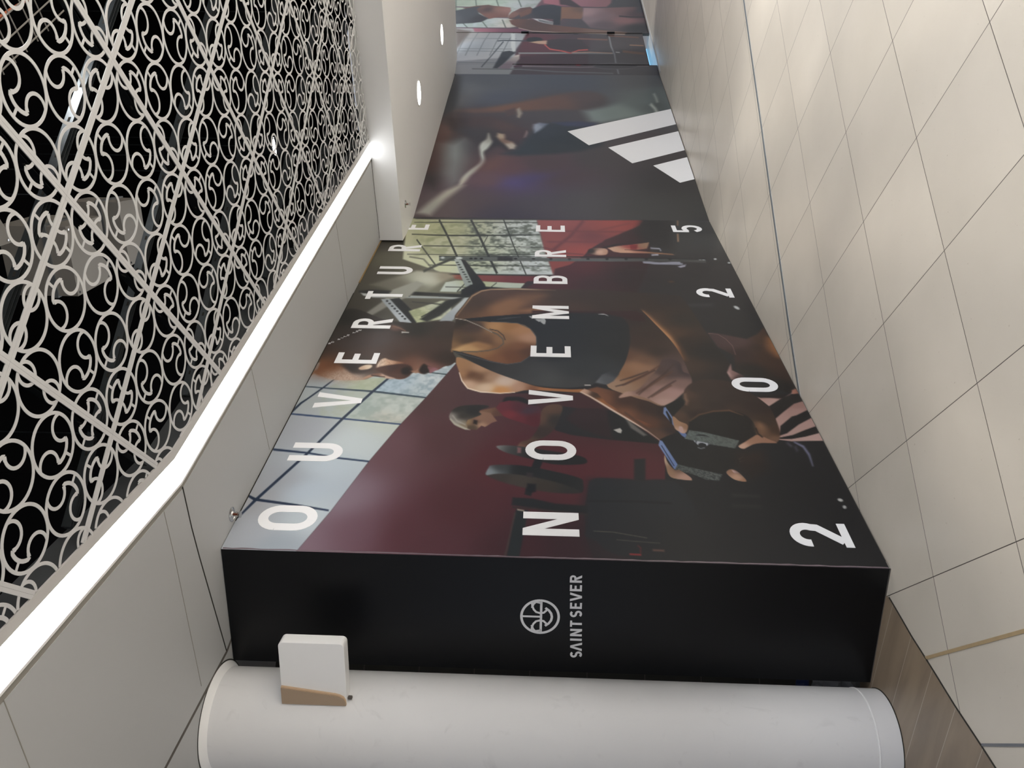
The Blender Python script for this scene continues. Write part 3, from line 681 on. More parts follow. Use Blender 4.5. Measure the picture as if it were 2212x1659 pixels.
[[4257,2158,3930,2199,3923,2194,4250,2153],[[0,0,"3c413c"]],7.1,0],
[[3667,2812,3621,2684,3299,2522,3316,2517,3643,2682,3694,2814],[[0,0,"6e7064"]],12.9,0],
[[3321,2502,3331,2258,3328,1533,3299,1538,3282,2254,3284,2497],[[0,0,"3a3c38"]],9.2,0],
[[3300,2402,3299,1538,3204,1548,3195,1758,3148,1785,3177,2197,3218,2364],[[3.27,2.37,"9c5a4e"],[3.25,2.11,"8f4646"],[3.22,1.82,"7e3a3e"],[3.25,1.58,"6a3236"]],9.0,0],
[[3144,2432,3183,2350,3178,2177,3148,1780,3055,1810,3051,2186,3015,2248,2956,2327,2961,2458],[[3.05,2.37,"ccd8d2"],[3.13,2.19,"bcc69c"],[3.11,1.91,"c2d0c4"]],8.8,0],
[[3046,2421,3044,2185,3058,2186,3060,2423],[[0,0,"3c413c"]],7.0,0],
[[3155,2015,3062,2057,3051,2053,3144,2011],[[0,0,"3c413c"]],7.1,0],
[[3182,2257,2973,2322,2961,2315,3169,2251],[[0,0,"3c413c"]],7.0,0],
[[3073,3042,3374,2706,3336,2425,3265,2369,3119,2477,2935,2566,2927,2751],[[3.19,2.58,"cfd4c4"],[3.24,2.44,"a39a86"],[3.0,2.65,"8e9080"],[3.04,2.84,"7a786c"]],35.8,0],
[[4681,1702,4717,650,4533,703,4306,867,4177,1049,3910,1222,3742,1280,3554,1397,3459,1527,3347,1547,3950,1629],[[4.57,1.52,"a85a58"],[4.59,0.96,"a9504a"],[4.6,0.73,"9a4440"],[4.38,1.41,"96504f"],[4.29,1.19,"7c4147"],[4.13,1.52,"9c5450"],[3.85,1.32,"a8524e"],[3.58,1.48,"9c4e4a"],[4.45,1.08,"9e4f4b"]],13.9,0],
[[4697,1253,4276,1388,3918,1552,3875,1539,4233,1374,4655,1238],[[0,0,"703940"]],29.2,0],
[[4363,1676,4362,1301,4367,807,4404,803,4400,1300,4401,1676],[[0,0,"7e4244"]],29.8,0],
[[4078,1598,4087,1363,4088,991,4123,988,4123,1362,4113,1598],[[0,0,"80444a"]],28.3,0],
[[4386,1122,4608,795,4647,795,4423,1124],[[0,0,"8a4444"]],30.4,0],
[[3936,1630,3805,1423,3783,1279,3810,1277,3832,1420,3963,1628],[[0,0,"7e4246"]],20.3,0],
[[3348,1537,3459,1527,3554,1397,3742,1280,4177,1049,4565,699,4717,650,4720,559,3555,731,2981,885,3041,1604,3061,1773,3274,1576],[[3.53,1.33,"5d2b31"],[4.03,0.99,"4f2a2f"],[3.28,1.43,"532a30"],[3.17,1.24,"3f282c"],[4.1,0.78,"3a2527"],[3.3,0.9,"332628"],[3.11,1.58,"5a2a30"],[4.63,0.65,"3a2c2c"]],19.6,0],
[[4733,660,4745,361,3940,470,4102,714,4404,749],[[0,0,"2a2829"]],73.9,0],
[[3902,1148,4010,995,4091,852,4102,852,4055,995,3923,1149],[[0,0,"2a2224"]],13.9,0],
[[3853,1235,3938,1210,3957,1105,3916,1055,3805,1072,3788,1155,3813,1216],[[3.88,1.21,"2d2321"],[3.86,1.13,"e0b8a4"],[3.85,1.07,"c49a84"]],10.2,1],
[[3959,1052,4005,976,4070,781,4119,659,3959,697,3927,794,3923,899,3842,483,3816,467,3847,699,3851,946,3876,1006],[[3.95,1.0,"d2ae96"],[4.0,0.84,"a04040"],[4.04,0.72,"9c7e64"],[3.89,0.9,"d6ac90"],[3.85,0.6,"9c7458"]],10.3,0],
[[4053,845,4056,771,3941,793,3939,845],[[0,0,"8c3236"]],10.4,0],
[[3957,667,3947,586,3900,585,3915,572,3980,579,3991,662],[[0,0,"a0a2ae"]],10.3,0],
[[3791,674,3802,612,3835,608,3824,671],[[0,0,"b4b4c0"]],10.0,0],
[[3626,770,3593,667,3593,429,3634,423,3625,663,3678,761],[[0,0,"9a9cab"]],9.7,0],
[[3618,765,3608,625,3628,443,3670,438,3639,622,3670,758],[[0,0,"9a9cab"]],9.7,0],
[[3552,484,3607,397,3555,414,3528,458],[[0,0,"a4a4b4"]],9.5,0],
[[3723,244,3718,246,3713,249,3710,252,3707,257,3706,261,3707,265,3709,269,3712,272,3717,273,3722,273,3727,271,3731,269,3735,265,3737,260,3738,256,3738,252,3736,248,3732,246,3728,244],[[0,0,"b8bcbc"]],9.8,0],
[[3713,216,3709,217,3704,220,3700,224,3698,228,3697,233,3698,237,3700,240,3703,243,3707,244,3712,244,3717,243,3722,240,3726,236,3728,232,3729,227,3728,223,3726,219,3723,217,3718,216],[[0,0,"b8bcbc"]],9.8,0],
[[3736,111,3731,113,3727,116,3723,119,3721,124,3720,128,3720,133,3722,136,3726,139,3730,140,3735,140,3740,138,3745,135,3748,131,3751,127,3752,122,3751,118,3749,115,3746,112,3741,111],[[0,0,"b8bcbc"]],9.8,0],
[[3656,6,3652,8,3647,11,3644,15,3641,19,3640,23,3641,28,3643,31,3646,34,3651,35,3655,34,3660,33,3665,30,3668,26,3671,22,3672,17,3671,13,3669,10,3666,7,3661,6],[[0,0,"b8bcbc"]],9.7,0],
[[2735,123,2729,126,2726,131,2726,137,2729,143,2736,149,2744,154,2754,158,2764,160,2773,160,2782,158,2787,154,2790,149,2790,143,2787,137,2781,131,2772,126,2763,122,2752,121,2743,121],[[0,0,"c4c8c8"]],10.8,0],
[[3232,555,3228,557,3224,560,3221,566,3218,572,3217,578,3218,585,3220,590,3223,594,3226,597,3231,597,3235,596,3239,592,3242,587,3245,581,3246,574,3245,568,3243,562,3241,558,3237,556],[[0,0,"6b4a34"]],17.9,0],
[[4730,320,4580,341,4580,327,4730,306],[[0,0,"9a7a60"]],11.6,0],
[[4355,374,4143,398,4146,383,4358,358],[[0,0,"a08066"]],10.8,0],
[[5107,118,5003,0,4727,-33,4718,196,4926,152],[[0,0,"3d3c52"]],48.3,0],
[[3467,917,3470,534,3480,532,3477,916],[[0,0,"46403e"]],12.5,0],
[[2755,516,2773,318,2832,308,2813,508],[[0,0,"424244"]],32.6,0],
[[3696,2553,3721,500,3706,211,3648,221,3662,508,3598,2541],[[3.67,2.49,"5a6462"],[3.68,1.93,"6a706e"],[3.68,1.22,"64696a"],[3.69,0.5,"50504f"]],7.8,0],
[[3696,2553,3729,1220,3716,209,3738,206,3750,1218,3718,2556],[[0,0,"24282a"]],6.6,0],
[[3706,2036,3706,1903,3624,1900,3627,2031],[[0,0,"30302f"]],13.1,0],
[[3663,2254,3656,2254,3650,2255,3646,2258,3643,2262,3641,2266,3642,2270,3645,2275,3650,2278,3655,2281,3662,2282,3669,2282,3675,2281,3679,2278,3683,2274,3684,2270,3683,2265,3680,2261,3675,2257,3670,2255],[[0,0,"1c1e1f"]],6.6,0],
[[3664,2213,3658,2213,3652,2215,3647,2217,3644,2221,3643,2225,3643,2230,3646,2234,3651,2238,3657,2240,3663,2241,3670,2241,3676,2240,3681,2237,3684,2233,3685,2229,3684,2224,3681,2220,3677,2217,3671,2214],[[0,0,"1c1e1f"]],6.6,0],
[[3666,2162,3659,2162,3653,2164,3648,2167,3645,2170,3644,2175,3645,2179,3648,2183,3652,2187,3658,2189,3665,2190,3671,2190,3677,2189,3682,2186,3685,2182,3687,2178,3686,2173,3683,2169,3678,2166,3672,2163],[[0,0,"1c1e1f"]],6.6,0],
[[3675,1862,3668,1862,3662,1864,3657,1867,3654,1871,3653,1875,3654,1880,3657,1884,3661,1887,3667,1889,3674,1890,3680,1890,3686,1888,3691,1885,3694,1881,3696,1877,3695,1873,3692,1868,3687,1865,3681,1863],[[0,0,"1c1e1f"]],6.6,0],
[[3680,1704,3673,1705,3667,1707,3662,1710,3659,1714,3658,1718,3659,1723,3661,1727,3666,1730,3672,1732,3678,1733,3685,1732,3691,1730,3696,1727,3699,1723,3700,1719,3699,1715,3697,1711,3692,1707,3686,1705],[[0,0,"1c1e1f"]],6.6,0],
[[3684,1552,3678,1553,3672,1555,3667,1558,3664,1562,3662,1566,3663,1571,3666,1575,3671,1578,3676,1580,3683,1580,3690,1580,3696,1578,3700,1575,3704,1571,3705,1566,3704,1562,3701,1558,3697,1555,3691,1553],[[0,0,"1c1e1f"]],6.6,0],
[[3689,1389,3682,1390,3676,1392,3672,1396,3668,1400,3667,1404,3668,1409,3671,1412,3676,1415,3681,1417,3688,1418,3694,1417,3701,1415,3705,1412,3709,1408,3710,1403,3709,1399,3706,1395,3701,1392,3696,1390],[[0,0,"1c1e1f"]],6.6,0],
[[3694,1227,3687,1228,3681,1230,3676,1234,3673,1238,3672,1242,3673,1247,3676,1250,3680,1253,3686,1255,3693,1256,3699,1255,3705,1252,3710,1249,3713,1245,3715,1240,3714,1236,3711,1232,3706,1229,3700,1227],[[0,0,"1c1e1f"]],6.6,0],
[[3699,1060,3692,1061,3686,1063,3682,1067,3678,1071,3677,1075,3678,1080,3681,1083,3685,1086,3691,1088,3698,1088,3704,1087,3710,1085,3715,1081,3719,1077,3720,1073,3719,1068,3716,1064,3711,1062,3706,1060],[[0,0,"1c1e1f"]],6.6,0],
[[3704,892,3697,894,3691,896,3687,900,3683,904,3682,908,3683,913,3686,916,3690,919,3696,921,3703,921,3709,920,3715,917,3720,914,3724,909,3725,905,3724,900,3721,897,3716,894,3711,893],[[0,0,"1c1e1f"]],6.6,0],
[[3709,715,3703,716,3697,719,3692,723,3689,727,3687,732,3688,736,3691,739,3696,742,3702,743,3708,743,3715,742,3721,739,3726,736,3729,731,3730,727,3729,723,3726,719,3722,716,3716,715],[[0,0,"1c1e1f"]],6.6,0],
[[3716,507,3709,509,3703,512,3698,516,3695,520,3694,524,3695,529,3697,532,3702,535,3708,536,3714,536,3721,534,3727,531,3732,528,3735,523,3736,519,3735,515,3733,511,3728,508,3722,507],[[0,0,"1c1e1f"]],6.6,0],
[[3671,2501,3664,2501,3657,2503,3652,2506,3648,2511,3647,2516,3648,2522,3651,2528,3656,2532,3663,2536,3670,2538,3677,2538,3684,2536,3690,2532,3693,2528,3695,2522,3694,2516,3691,2511,3685,2506,3679,2503],[[0,0,"c8d4d4"]],13.2,0],
[[3667,2345,3657,2345,3648,2349,3641,2355,3636,2363,3634,2372,3635,2382,3639,2391,3646,2398,3655,2403,3665,2406,3675,2406,3684,2402,3691,2396,3696,2388,3698,2379,3697,2369,3692,2360,3686,2353,3677,2347],[[0,0,"ccd6d6"]],13.2,0],
[[3342,2638,3484,2538,3651,2406,3700,2419,3530,2552,3386,2653],[[0,0,"404640"]],12.8,0],
[[3645,2368,3620,2315,3111,2106,3021,2090,2948,2252,3002,2285,3084,2217],[[3.49,2.32,"2a2e2e"],[3.06,2.13,"1a1e20"]],9.0,0],
[[3643,2414,3632,2352,3130,2207,3050,2209,3071,2263,3340,2337],[[3.54,2.38,"b0bcba"],[3.18,2.25,"a2aeac"]],7.4,0],
[[3571,2366,3567,2366,3563,2368,3561,2370,3559,2374,3558,2378,3558,2382,3560,2386,3563,2389,3566,2391,3570,2392,3574,2392,3578,2390,3581,2388,3583,2384,3584,2380,3583,2376,3582,2372,3579,2369,3575,2367],[[0,0,"3a4040"]],6.5,0],
[[3518,2347,3514,2348,3510,2349,3507,2352,3505,2355,3504,2359,3505,2363,3506,2367,3509,2370,3513,2372,3517,2373,3521,2373,3524,2372,3527,2369,3529,2366,3530,2362,3529,2358,3528,2354,3525,2351,3522,2348],[[0,0,"3a4040"]],6.4,0],
[[3465,2329,3461,2329,3457,2331,3454,2333,3452,2337,3452,2341,3452,2345,3454,2349,3456,2352,3460,2354,3464,2355,3468,2355,3471,2353,3474,2351,3476,2347,3477,2343,3476,2339,3475,2335,3472,2332,3469,2330],[[0,0,"3a4040"]],6.3,0],
[[3413,2311,3409,2311,3405,2313,3402,2315,3400,2319,3400,2323,3400,2327,3402,2331,3404,2334,3408,2336,3412,2337,3415,2337,3419,2335,3422,2333,3424,2329,3425,2325,3424,2321,3422,2317,3420,2314,3416,2312],[[0,0,"3a4040"]],6.3,0],
[[3361,2293,3357,2294,3354,2295,3351,2298,3349,2301,3348,2305,3349,2309,3350,2313,3353,2316,3356,2318,3360,2319,3364,2319,3367,2317,3370,2315,3372,2311,3373,2307,3372,2303,3371,2300,3368,2297,3365,2294],[[0,0,"3a4040"]],6.2,0],
[[3310,2276,3307,2276,3303,2278,3300,2280,3299,2284,3298,2287,3298,2291,3300,2295,3302,2298,3306,2300,3309,2301,3313,2301,3317,2300,3319,2297,3321,2294,3322,2290,3322,2286,3320,2282,3317,2279,3314,2277],[[0,0,"3a4040"]],6.1,0],
[[3260,2259,3257,2259,3253,2260,3250,2263,3249,2266,3248,2270,3248,2274,3250,2278,3252,2281,3256,2283,3259,2284,3263,2284,3266,2282,3269,2280,3271,2276,3272,2272,3271,2268,3270,2265,3267,2262,3264,2260],[[0,0,"3a4040"]],6.1,0],
[[3211,2242,3207,2242,3204,2243,3201,2246,3199,2249,3199,2253,3199,2257,3201,2261,3203,2264,3206,2266,3210,2267,3214,2266,3217,2265,3220,2262,3222,2259,3222,2255,3222,2251,3220,2248,3218,2245,3215,2243],[[0,0,"3a4040"]],6.0,0],
[[3162,2225,3159,2225,3155,2227,3153,2229,3151,2232,3150,2236,3150,2240,3152,2244,3154,2247,3158,2249,3161,2250,3165,2249,3168,2248,3171,2245,3173,2242,3173,2238,3173,2234,3171,2231,3169,2228,3166,2226],[[0,0,"3a4040"]],6.0,0],
[[3002,2285,3107,2219,3076,2131,3050,1923,3027,2053,2885,2172,2881,2282],[[0,0,"151a1e"]],11.5,0],
[[2953,3111,2973,3003,2952,2690,2907,2174,2853,2169,2886,2680,2896,2988,2913,3103],[[2.94,3.01,"2c2e30"],[2.92,2.44,"1e2224"]],8.5,0],
[[2909,3088,2885,2985,2852,2188,2810,2184,2832,2432,2827,2974,2860,3055],[[2.86,3.0,"c2c6c8"],[2.86,2.63,"aeb8ba"]],8.4,0],
[[2865,2679,2861,2679,2858,2680,2856,2682,2854,2685,2854,2688,2854,2692,2855,2695,2858,2698,2861,2700,2864,2701,2867,2701,2870,2700,2873,2698,2874,2695,2875,2692,2875,2688,2873,2685,2871,2682,2868,2680],[[0,0,"3a4244"]],5.6,0],
[[2875,2436,2871,2436,2868,2437,2866,2440,2864,2442,2863,2446,2864,2449,2865,2452,2867,2455,2870,2457,2874,2458,2877,2458,2880,2457,2883,2455,2884,2452,2885,2448,2885,2445,2883,2442,2881,2439,2878,2437],[[0,0,"3a4244"]],5.6,0],
[[2492,2995,2750,2886,2979,2844,3158,2674,3114,2610,2864,2686,2733,2792,2495,2926],[[2.6,2.95,"8e8d86"],[2.99,2.74,"a8aaa0"]],16.7,0],
[[2802,2905,2805,2832,2403,2596,2399,2682],[[2.77,2.87,"a4adb4"],[2.48,2.66,"c0cad2"]],8.0,0],
[[2768,2838,2764,2838,2760,2838,2756,2840,2754,2842,2753,2845,2754,2849,2756,2852,2759,2855,2763,2857,2768,2858,2772,2858,2776,2858,2780,2856,2782,2854,2783,2851,2782,2848,2780,2844,2777,2842,2773,2839],[[0,0,"23282c"]],5.5,0],
[[2723,2810,2719,2810,2715,2810,2712,2812,2709,2814,2709,2817,2709,2821,2711,2824,2714,2826,2718,2829,2723,2830,2727,2830,2731,2830,2735,2828,2737,2826,2738,2823,2737,2819,2735,2816,2732,2813,2728,2811],[[0,0,"23282c"]],5.5,0],
[[2679,2782,2675,2782,2671,2783,2667,2784,2665,2787,2664,2790,2665,2793,2667,2796,2670,2799,2674,2801,2678,2802,2683,2802,2687,2802,2690,2800,2692,2798,2693,2795,2692,2792,2690,2788,2687,2786,2683,2784],[[0,0,"23282c"]],5.4,0],
[[2635,2755,2631,2755,2627,2755,2624,2757,2621,2759,2621,2762,2621,2766,2623,2769,2626,2771,2630,2773,2634,2775,2639,2775,2643,2774,2646,2773,2648,2770,2649,2767,2648,2764,2646,2761,2643,2758,2639,2756],[[0,0,"23282c"]],5.4,0],
[[2592,2728,2588,2728,2584,2729,2580,2730,2578,2733,2578,2735,2578,2739,2580,2742,2583,2744,2587,2746,2591,2747,2595,2748,2599,2747,2603,2745,2605,2743,2605,2740,2605,2737,2603,2734,2600,2731,2596,2729],[[0,0,"23282c"]],5.3,0],
[[2549,2701,2545,2701,2541,2702,2538,2704,2536,2706,2535,2709,2536,2712,2537,2715,2540,2717,2544,2720,2548,2721,2553,2721,2557,2720,2560,2719,2562,2716,2563,2713,2562,2710,2560,2707,2557,2705,2553,2703],[[0,0,"23282c"]],5.3,0],
[[2507,2675,2503,2675,2499,2676,2496,2677,2494,2680,2493,2682,2494,2686,2495,2689,2498,2691,2502,2693,2506,2694,2510,2695,2514,2694,2517,2692,2519,2690,2520,2687,2520,2684,2518,2681,2515,2678,2511,2676],[[0,0,"23282c"]],5.2,0],
[[2465,2649,2461,2649,2457,2650,2454,2651,2452,2654,2452,2656,2452,2660,2454,2662,2457,2665,2460,2667,2465,2668,2469,2668,2472,2668,2476,2666,2478,2664,2478,2661,2478,2658,2476,2655,2473,2652,2469,2650],[[0,0,"23282c"]],5.2,0],
[[2805,2832,2829,2763,2406,2502,2403,2596],[[0,0,"24282c"]],8.0,0],
[[2595,2652,2789,2427,2793,2346,2491,2313,2404,2562],[[2.54,2.58,"c4cca4"],[2.62,2.42,"d0d6c2"]],10.6,0,[48,"8c9474",0.45]],
[[2494,2538,2679,2412,2693,2417,2508,2544],[[0,0,"3c413c"]],6.4,0],
[[2749,2650,2717,2418,2737,2420,2770,2652],[[0,0,"404440"]],6.6,0],
[[2410,2407,2527,2369,2818,2258,2885,2190,2673,2226,2512,2272,2423,2314],[[2.49,2.36,"aab4bc"],[2.75,2.25,"c2ccd0"]],10.6,0],
[[2462,2544,2791,2391,2872,2244,2526,2404,2426,2487],[[0,0,"262a2c"]],16.0,0],
[[1613,3140,1747,3120,2106,3179,2539,3150,2615,3057,2451,2812,2400,2561,2437,2411,2397,2265,2008,2250,1866,2210,1790,2239,1769,2280,1725,2315,1712,2348,1692,2379,1679,2402,1667,2418,1683,2454,1670,2486,1640,2497,1603,2521,1590,2556,1606,2601,1628,2641,1642,2715,1606,2747,1575,2789,1568,2940,1594,3034,1649,3134],[[2.44,3.11,"272523"],[2.22,3.11,"3b3430"],[2.08,2.97,"4c4240"],[2.12,2.78,"514442"],[2.37,2.9,"3c3634"],[2.06,2.61,"52403a"],[2.04,2.41,"4c3a34"],[2.25,2.32,"41352e"],[2.31,2.55,"2c2a28"],[1.94,3.14,"45352e"],[1.72,3.11,"8c5c42"],[1.69,3.01,"b98262"],[1.6,2.97,"ddc4b4"],[1.59,2.87,"cdb8a8"],[1.79,2.96,"35302f"],[1.7,2.87,"2e2c2d"],[1.82,2.84,"4b3f3a"],[1.76,2.78,"5f463a"],[1.89,2.74,"523e36"],[1.93,2.65,"50382e"],[1.77,2.53,"7a5040"],[1.74,2.46,"9a705c"],[1.75,2.37,"8a5c56"],[1.88,2.31,"3c2c27"],[1.88,2.26,"33271f"],[2.11,2.27,"48382f"]],5.3,1],
[[1728,2849,1768,2823,1781,2781,1748,2766,1714,2784,1702,2821,1711,2851],[[1.72,2.84,"d8b89c"],[1.75,2.78,"ead0b4"]],8.7,1],
[[1829,2727,1865,2700,1843,2661,1807,2564,1776,2627,1729,2691,1738,2733],[[1.8,2.72,"f0dcc8"],[1.81,2.66,"dcb496"],[1.8,2.57,"a87a60"]],11.0,1,[11,"8a5a44",0.25]],
[[1677,3140,1749,3017,1751,2961,1687,2913,1624,2865,1584,2791,1568,2941,1595,3036,1635,3112],[[1.68,3.11,"96664a"],[1.7,3.03,"a0745a"],[1.64,2.96,"d6c3b4"],[1.59,2.87,"c8a890"]],21.4,1,[11,"7a4c34",0.3]],
[[1648,3060,1667,2998,1633,2912,1593,2826,1571,2919,1588,3001],[[1.62,3.01,"d8c6b8"],[1.59,2.9,"d0b8a8"]],93.2,1,[9,"8a5c44",0.35]],
[[1694,3150,1778,3127,1826,3070,1784,2992,1751,2961,1682,3024,1636,3090],[[1.72,3.11,"84563c"],[1.76,3.03,"74492f"]],174.7,1],
[[1774,2966,1787,2776,1737,2755,1693,2763,1658,2828,1687,2902],[[1.74,2.93,"36302f"],[1.69,2.81,"4a3a34"]],26.1,1],
[[1728,2849,1766,2817,1770,2773,1743,2764,1714,2784,1703,2832],[[1.72,2.84,"d8b89c"],[1.75,2.78,"f0dcc4"]],8.7,1],
[[1716,2739,1763,2681,1790,2572,1770,2513,1704,2486,1639,2498,1605,2531,1613,2598,1664,2663],[[1.71,2.7,"5c3d31"],[1.7,2.56,"5e3c32"],[1.7,2.51,"2a1d1b"],[1.64,2.57,"66483e"],[1.74,2.62,"4c3430"]],12.9,1],
[[1723,2561,1747,2531,1703,2508,1660,2518,1669,2547],[[0,0,"1f1715"]],17.2,1],
[[1650,2743,1663,2690,1633,2646,1603,2585,1596,2628,1625,2711,1584,2791,1617,2781],[[1.61,2.76,"c49a80"],[1.64,2.66,"d8b8a4"],[1.64,2.71,"8c6454"]],8.5,1],
[[1631,2746,1615,2687,1614,2653,1625,2655,1626,2688,1643,2747],[[0,0,"3c2a24"]],6.4,0],
[[1704,2502,1705,2469,1750,2442,1685,2433,1673,2459],[[1.69,2.48,"b08a76"],[1.71,2.45,"a8806c"]],8.6,0],
[[1712,2442,1796,2426,1775,2395,1742,2362,1687,2377,1664,2407],[[0,0,"241a18"]],13.0,1],
[[1763,2393,1759,2359,1733,2316,1710,2336,1677,2365,1709,2375],[[1.75,2.38,"8a5a5c"],[1.72,2.34,"a4707a"]],8.7,1],
[[2357,2753,2352,2703,2301,2633,2251,2588,2236,2634,2260,2687,2297,2736],[[2.32,2.72,"7a5a50"],[2.26,2.62,"3c302c"]],24.9,1],
[[2337,2726,2306,2672,2262,2622,2275,2621,2320,2671,2352,2726],[[0,0,"93705f"]],10.0,0],
[[2237,2647,2233,2591,2255,2594,2259,2650],[[0,0,"c8c8c4"]],4.9,0],
[[2228,2633,2230,2584,2240,2586,2238,2635],[[0,0,"2c2826"]],4.9,0],
[[2008,2260,2473,2276,2533,2230,2445,2032,2435,1808,2345,1720,2221,1671,2065,1673,1940,1711,1849,1771,1822,1864,1857,1976,1900,2089,1976,2232],[[2.44,2.24,"33291f"],[2.35,2.13,"4a3830"],[2.13,2.15,"54402f"],[2.04,2.24,"8a6846"],[2.03,2.14,"b08458"],[2.14,2.03,"6a4c36"],[2.37,1.98,"c29464"],[2.38,1.87,"a87848"],[2.32,1.79,"ba8a62"],[2.2,1.72,"c0957a"],[2.06,1.78,"8a5c3c"],[2.01,1.74,"5c3c2a"],[1.93,1.85,"75492e"],[1.89,1.93,"8c5c3c"],[1.98,2.02,"9c7048"],[2.17,1.93,"9c7450"]],7.1,1],
[[2000,2251,2115,2124,2118,2058,2069,1990,2000,2049,1979,2160],[[2.01,2.22,"d0aa78"],[2.08,2.06,"a67a50"],[2.01,2.12,"c8a070"]],28.0,1],
[[2503,2290,2713,2247,2919,2193,3002,2126,3032,2053,3053,1859,3040,1623,3046,1250,3008,882,2975,603,2909,529,2624,484,2184,424,1861,359,1538,351,1343,519,1336,689,1627,660,1787,660,1974,675,2193,715,2457,799,2562,839,2672,872,2703,901,2654,916,2650,1215,2613,1532,2590,1708,2568,1847,2528,2055,2476,2190],[[2.8,2.15,"4c3a2f"],[2.93,2.05,"5c453a"],[2.86,1.86,"604538"],[2.9,1.71,"5a4438"],[2.72,1.67,"5c4236"],[2.6,1.92,"8a6040"],[2.91,1.53,"47382f"],[2.92,1.35,"42342d"],[2.88,1.17,"40332d"],[2.93,0.98,"3d322d"],[2.9,0.66,"383130"],[2.54,0.63,"33302d"],[2.05,0.48,"2c2a29"],[2.71,1.39,"4c392f"],[2.74,1.07,"40332c"],[2.77,0.82,"3e322c"],[2.53,0.77,"5a4336"],[2.31,0.7,"5e4636"],[2.54,0.7,"44362e"],[2.18,0.62,"3a302b"],[1.85,0.64,"4c3c32"],[1.61,0.59,"3c332f"],[1.68,0.46,"312c2a"]],6.1,1],
[[2705,2032,2898,1860,2956,1715,2926,1604,2820,1676,2665,1816,2548,1951],[[2.73,1.89,"9a7050"],[2.9,1.71,"7e5c46"]],77.0,1],
[[2633,1814,2704,1674,2677,1532,2607,1673],[[0,0,"9c7050"]],42.7,1],
[[2679,882,2518,802,2342,729,2160,681,1962,658,1942,686,2138,723,2397,806],[[2.64,0.87,"b8845c"],[2.37,0.76,"a87850"],[2.01,0.68,"80583e"]],48.4,1],
[[2520,2274,2876,2186,2974,2122,3009,2051,3026,1858,3020,1679,3021,1530,3030,1530,3038,1679,3044,1859,3027,2053,2994,2127,2894,2195,2534,2283],[[2.53,2.28,"8a6a52"],[2.94,2.16,"b89878"],[3.03,1.86,"d8c0a4"],[3.03,1.53,"7c6450"]],8.5,0],
[[2644,877,2420,813,2226,741,2077,703,1919,682,1927,672,2107,677,2271,714,2464,789,2667,864],[[2.64,0.87,"cc9468"],[2.28,0.74,"c89468"],[2.01,0.68,"9c6c48"]],19.4,0],
[[1490,1393,1551,1273,1480,1101,1399,965,1339,872,1205,793,1058,846,980,944,1061,1001,1202,1124,1350,1255],[[1.41,1.25,"8a5a40"],[1.24,1.12,"86583e"],[1.03,0.95,"6c4836"],[1.41,1.11,"4a3228"],[1.32,0.97,"3e2d27"],[1.28,0.87,"302624"],[1.11,0.86,"3c2c26"],[1.15,0.99,"6c4634"]],11.4,0],
[[2547,1030,2719,910,2672,872,2457,799,2193,715,1974,675,1787,660,1627,660,1512,725,1345,871,1393,965,1454,1075,1582,1212,1843,1080,2231,1000],[[2.53,0.95,"3a302c"],[2.16,0.95,"45352e"],[2.31,0.87,"40332c"],[2.03,0.83,"40332d"],[1.83,0.99,"b08464"],[1.96,1.06,"6e4e3c"],[1.78,0.92,"a88064"],[1.9,0.94,"7a5a46"],[1.71,1.08,"9a7050"],[1.59,1.15,"b09078"],[1.91,0.75,"5c4a46"],[1.78,0.71,"6a5450"],[1.72,0.87,"7c625c"]],5.4,1],
[[1424,1142,1494,1100,1539,1008,1778,870,1937,797,1893,701,1770,696,1727,657,1610,664,1509,727,1349,864,1418,963,1455,1038],[[1.48,1.1,"c09c8c"],[1.48,0.99,"ab877c"],[1.67,0.89,"86695e"],[1.75,0.81,"564440"],[1.78,0.76,"5c4a48"],[1.49,0.88,"b39087"],[1.49,0.79,"b8938c"],[1.38,0.86,"c2a096"],[1.61,0.73,"8d6f68"],[1.79,0.69,"40363a"],[1.53,1.0,"7c6058"]],8.3,1],
[[1467,1014,1593,926,1714,830,1858,744,1862,745,1725,833,1606,930,1473,1016],[[0,0,"4a3833"]],10.5,0],
[[1428,960,1538,859,1628,774,1647,758,1652,759,1640,776,1552,862,1434,962],[[0,0,"4a3833"]],10.2,0],
[[1630,1118,1673,1039,1754,925,1768,926,1690,1040,1639,1119],[[0,0,"4a3833"]],10.6,0],
[[1557,1153,1584,1091,1771,877,1785,879,1600,1093,1566,1154],[[0,0,"4a3833"]],10.4,0],
[[1478,1027,1576,928,1762,763,1773,765,1593,932,1488,1029],[[0,0,"664638"]],12.4,0],
[[1572,1107,1690,961,1836,839,1846,841,1709,964,1583,1109],[[0,0,"664638"]],12.7,0],
[[1441,937,1582,795,1599,798,1450,939],[[0,0,"664638"]],12.1,0],
[[1847,2211,1896,2184,1733,1968,1580,1733,1528,1613,1514,1443,1518,1362,1479,1378,1487,1539,1493,1716,1462,1796,1447,1890,1460,2016,1501,2100,1592,2146,1710,2177],[[1.79,2.17,"b0845e"],[1.68,2.15,"b88a64"],[1.67,2.09,"6a4630"],[1.64,2.02,"6c482e"],[1.55,2.1,"d8b49a"],[1.51,1.98,"e4cbb0"],[1.48,1.89,"d89a5c"],[1.64,1.98,"c4a084"],[1.59,1.87,"ddc8ba"],[1.52,1.76,"c8a088"],[1.51,1.69,"8c5c40"],[1.51,1.61,"b87c50"],[1.5,1.47,"b07648"],[1.75,2.04,"c49c7c"]],6.2,1],
[[1693,2176,1589,2149,1495,2102,1453,2016,1443,1890,1460,1795,1468,1796,1454,1890,1467,2016,1507,2099,1596,2143,1697,2171],[[0,0,"f0e0d0"]],4.9,0],
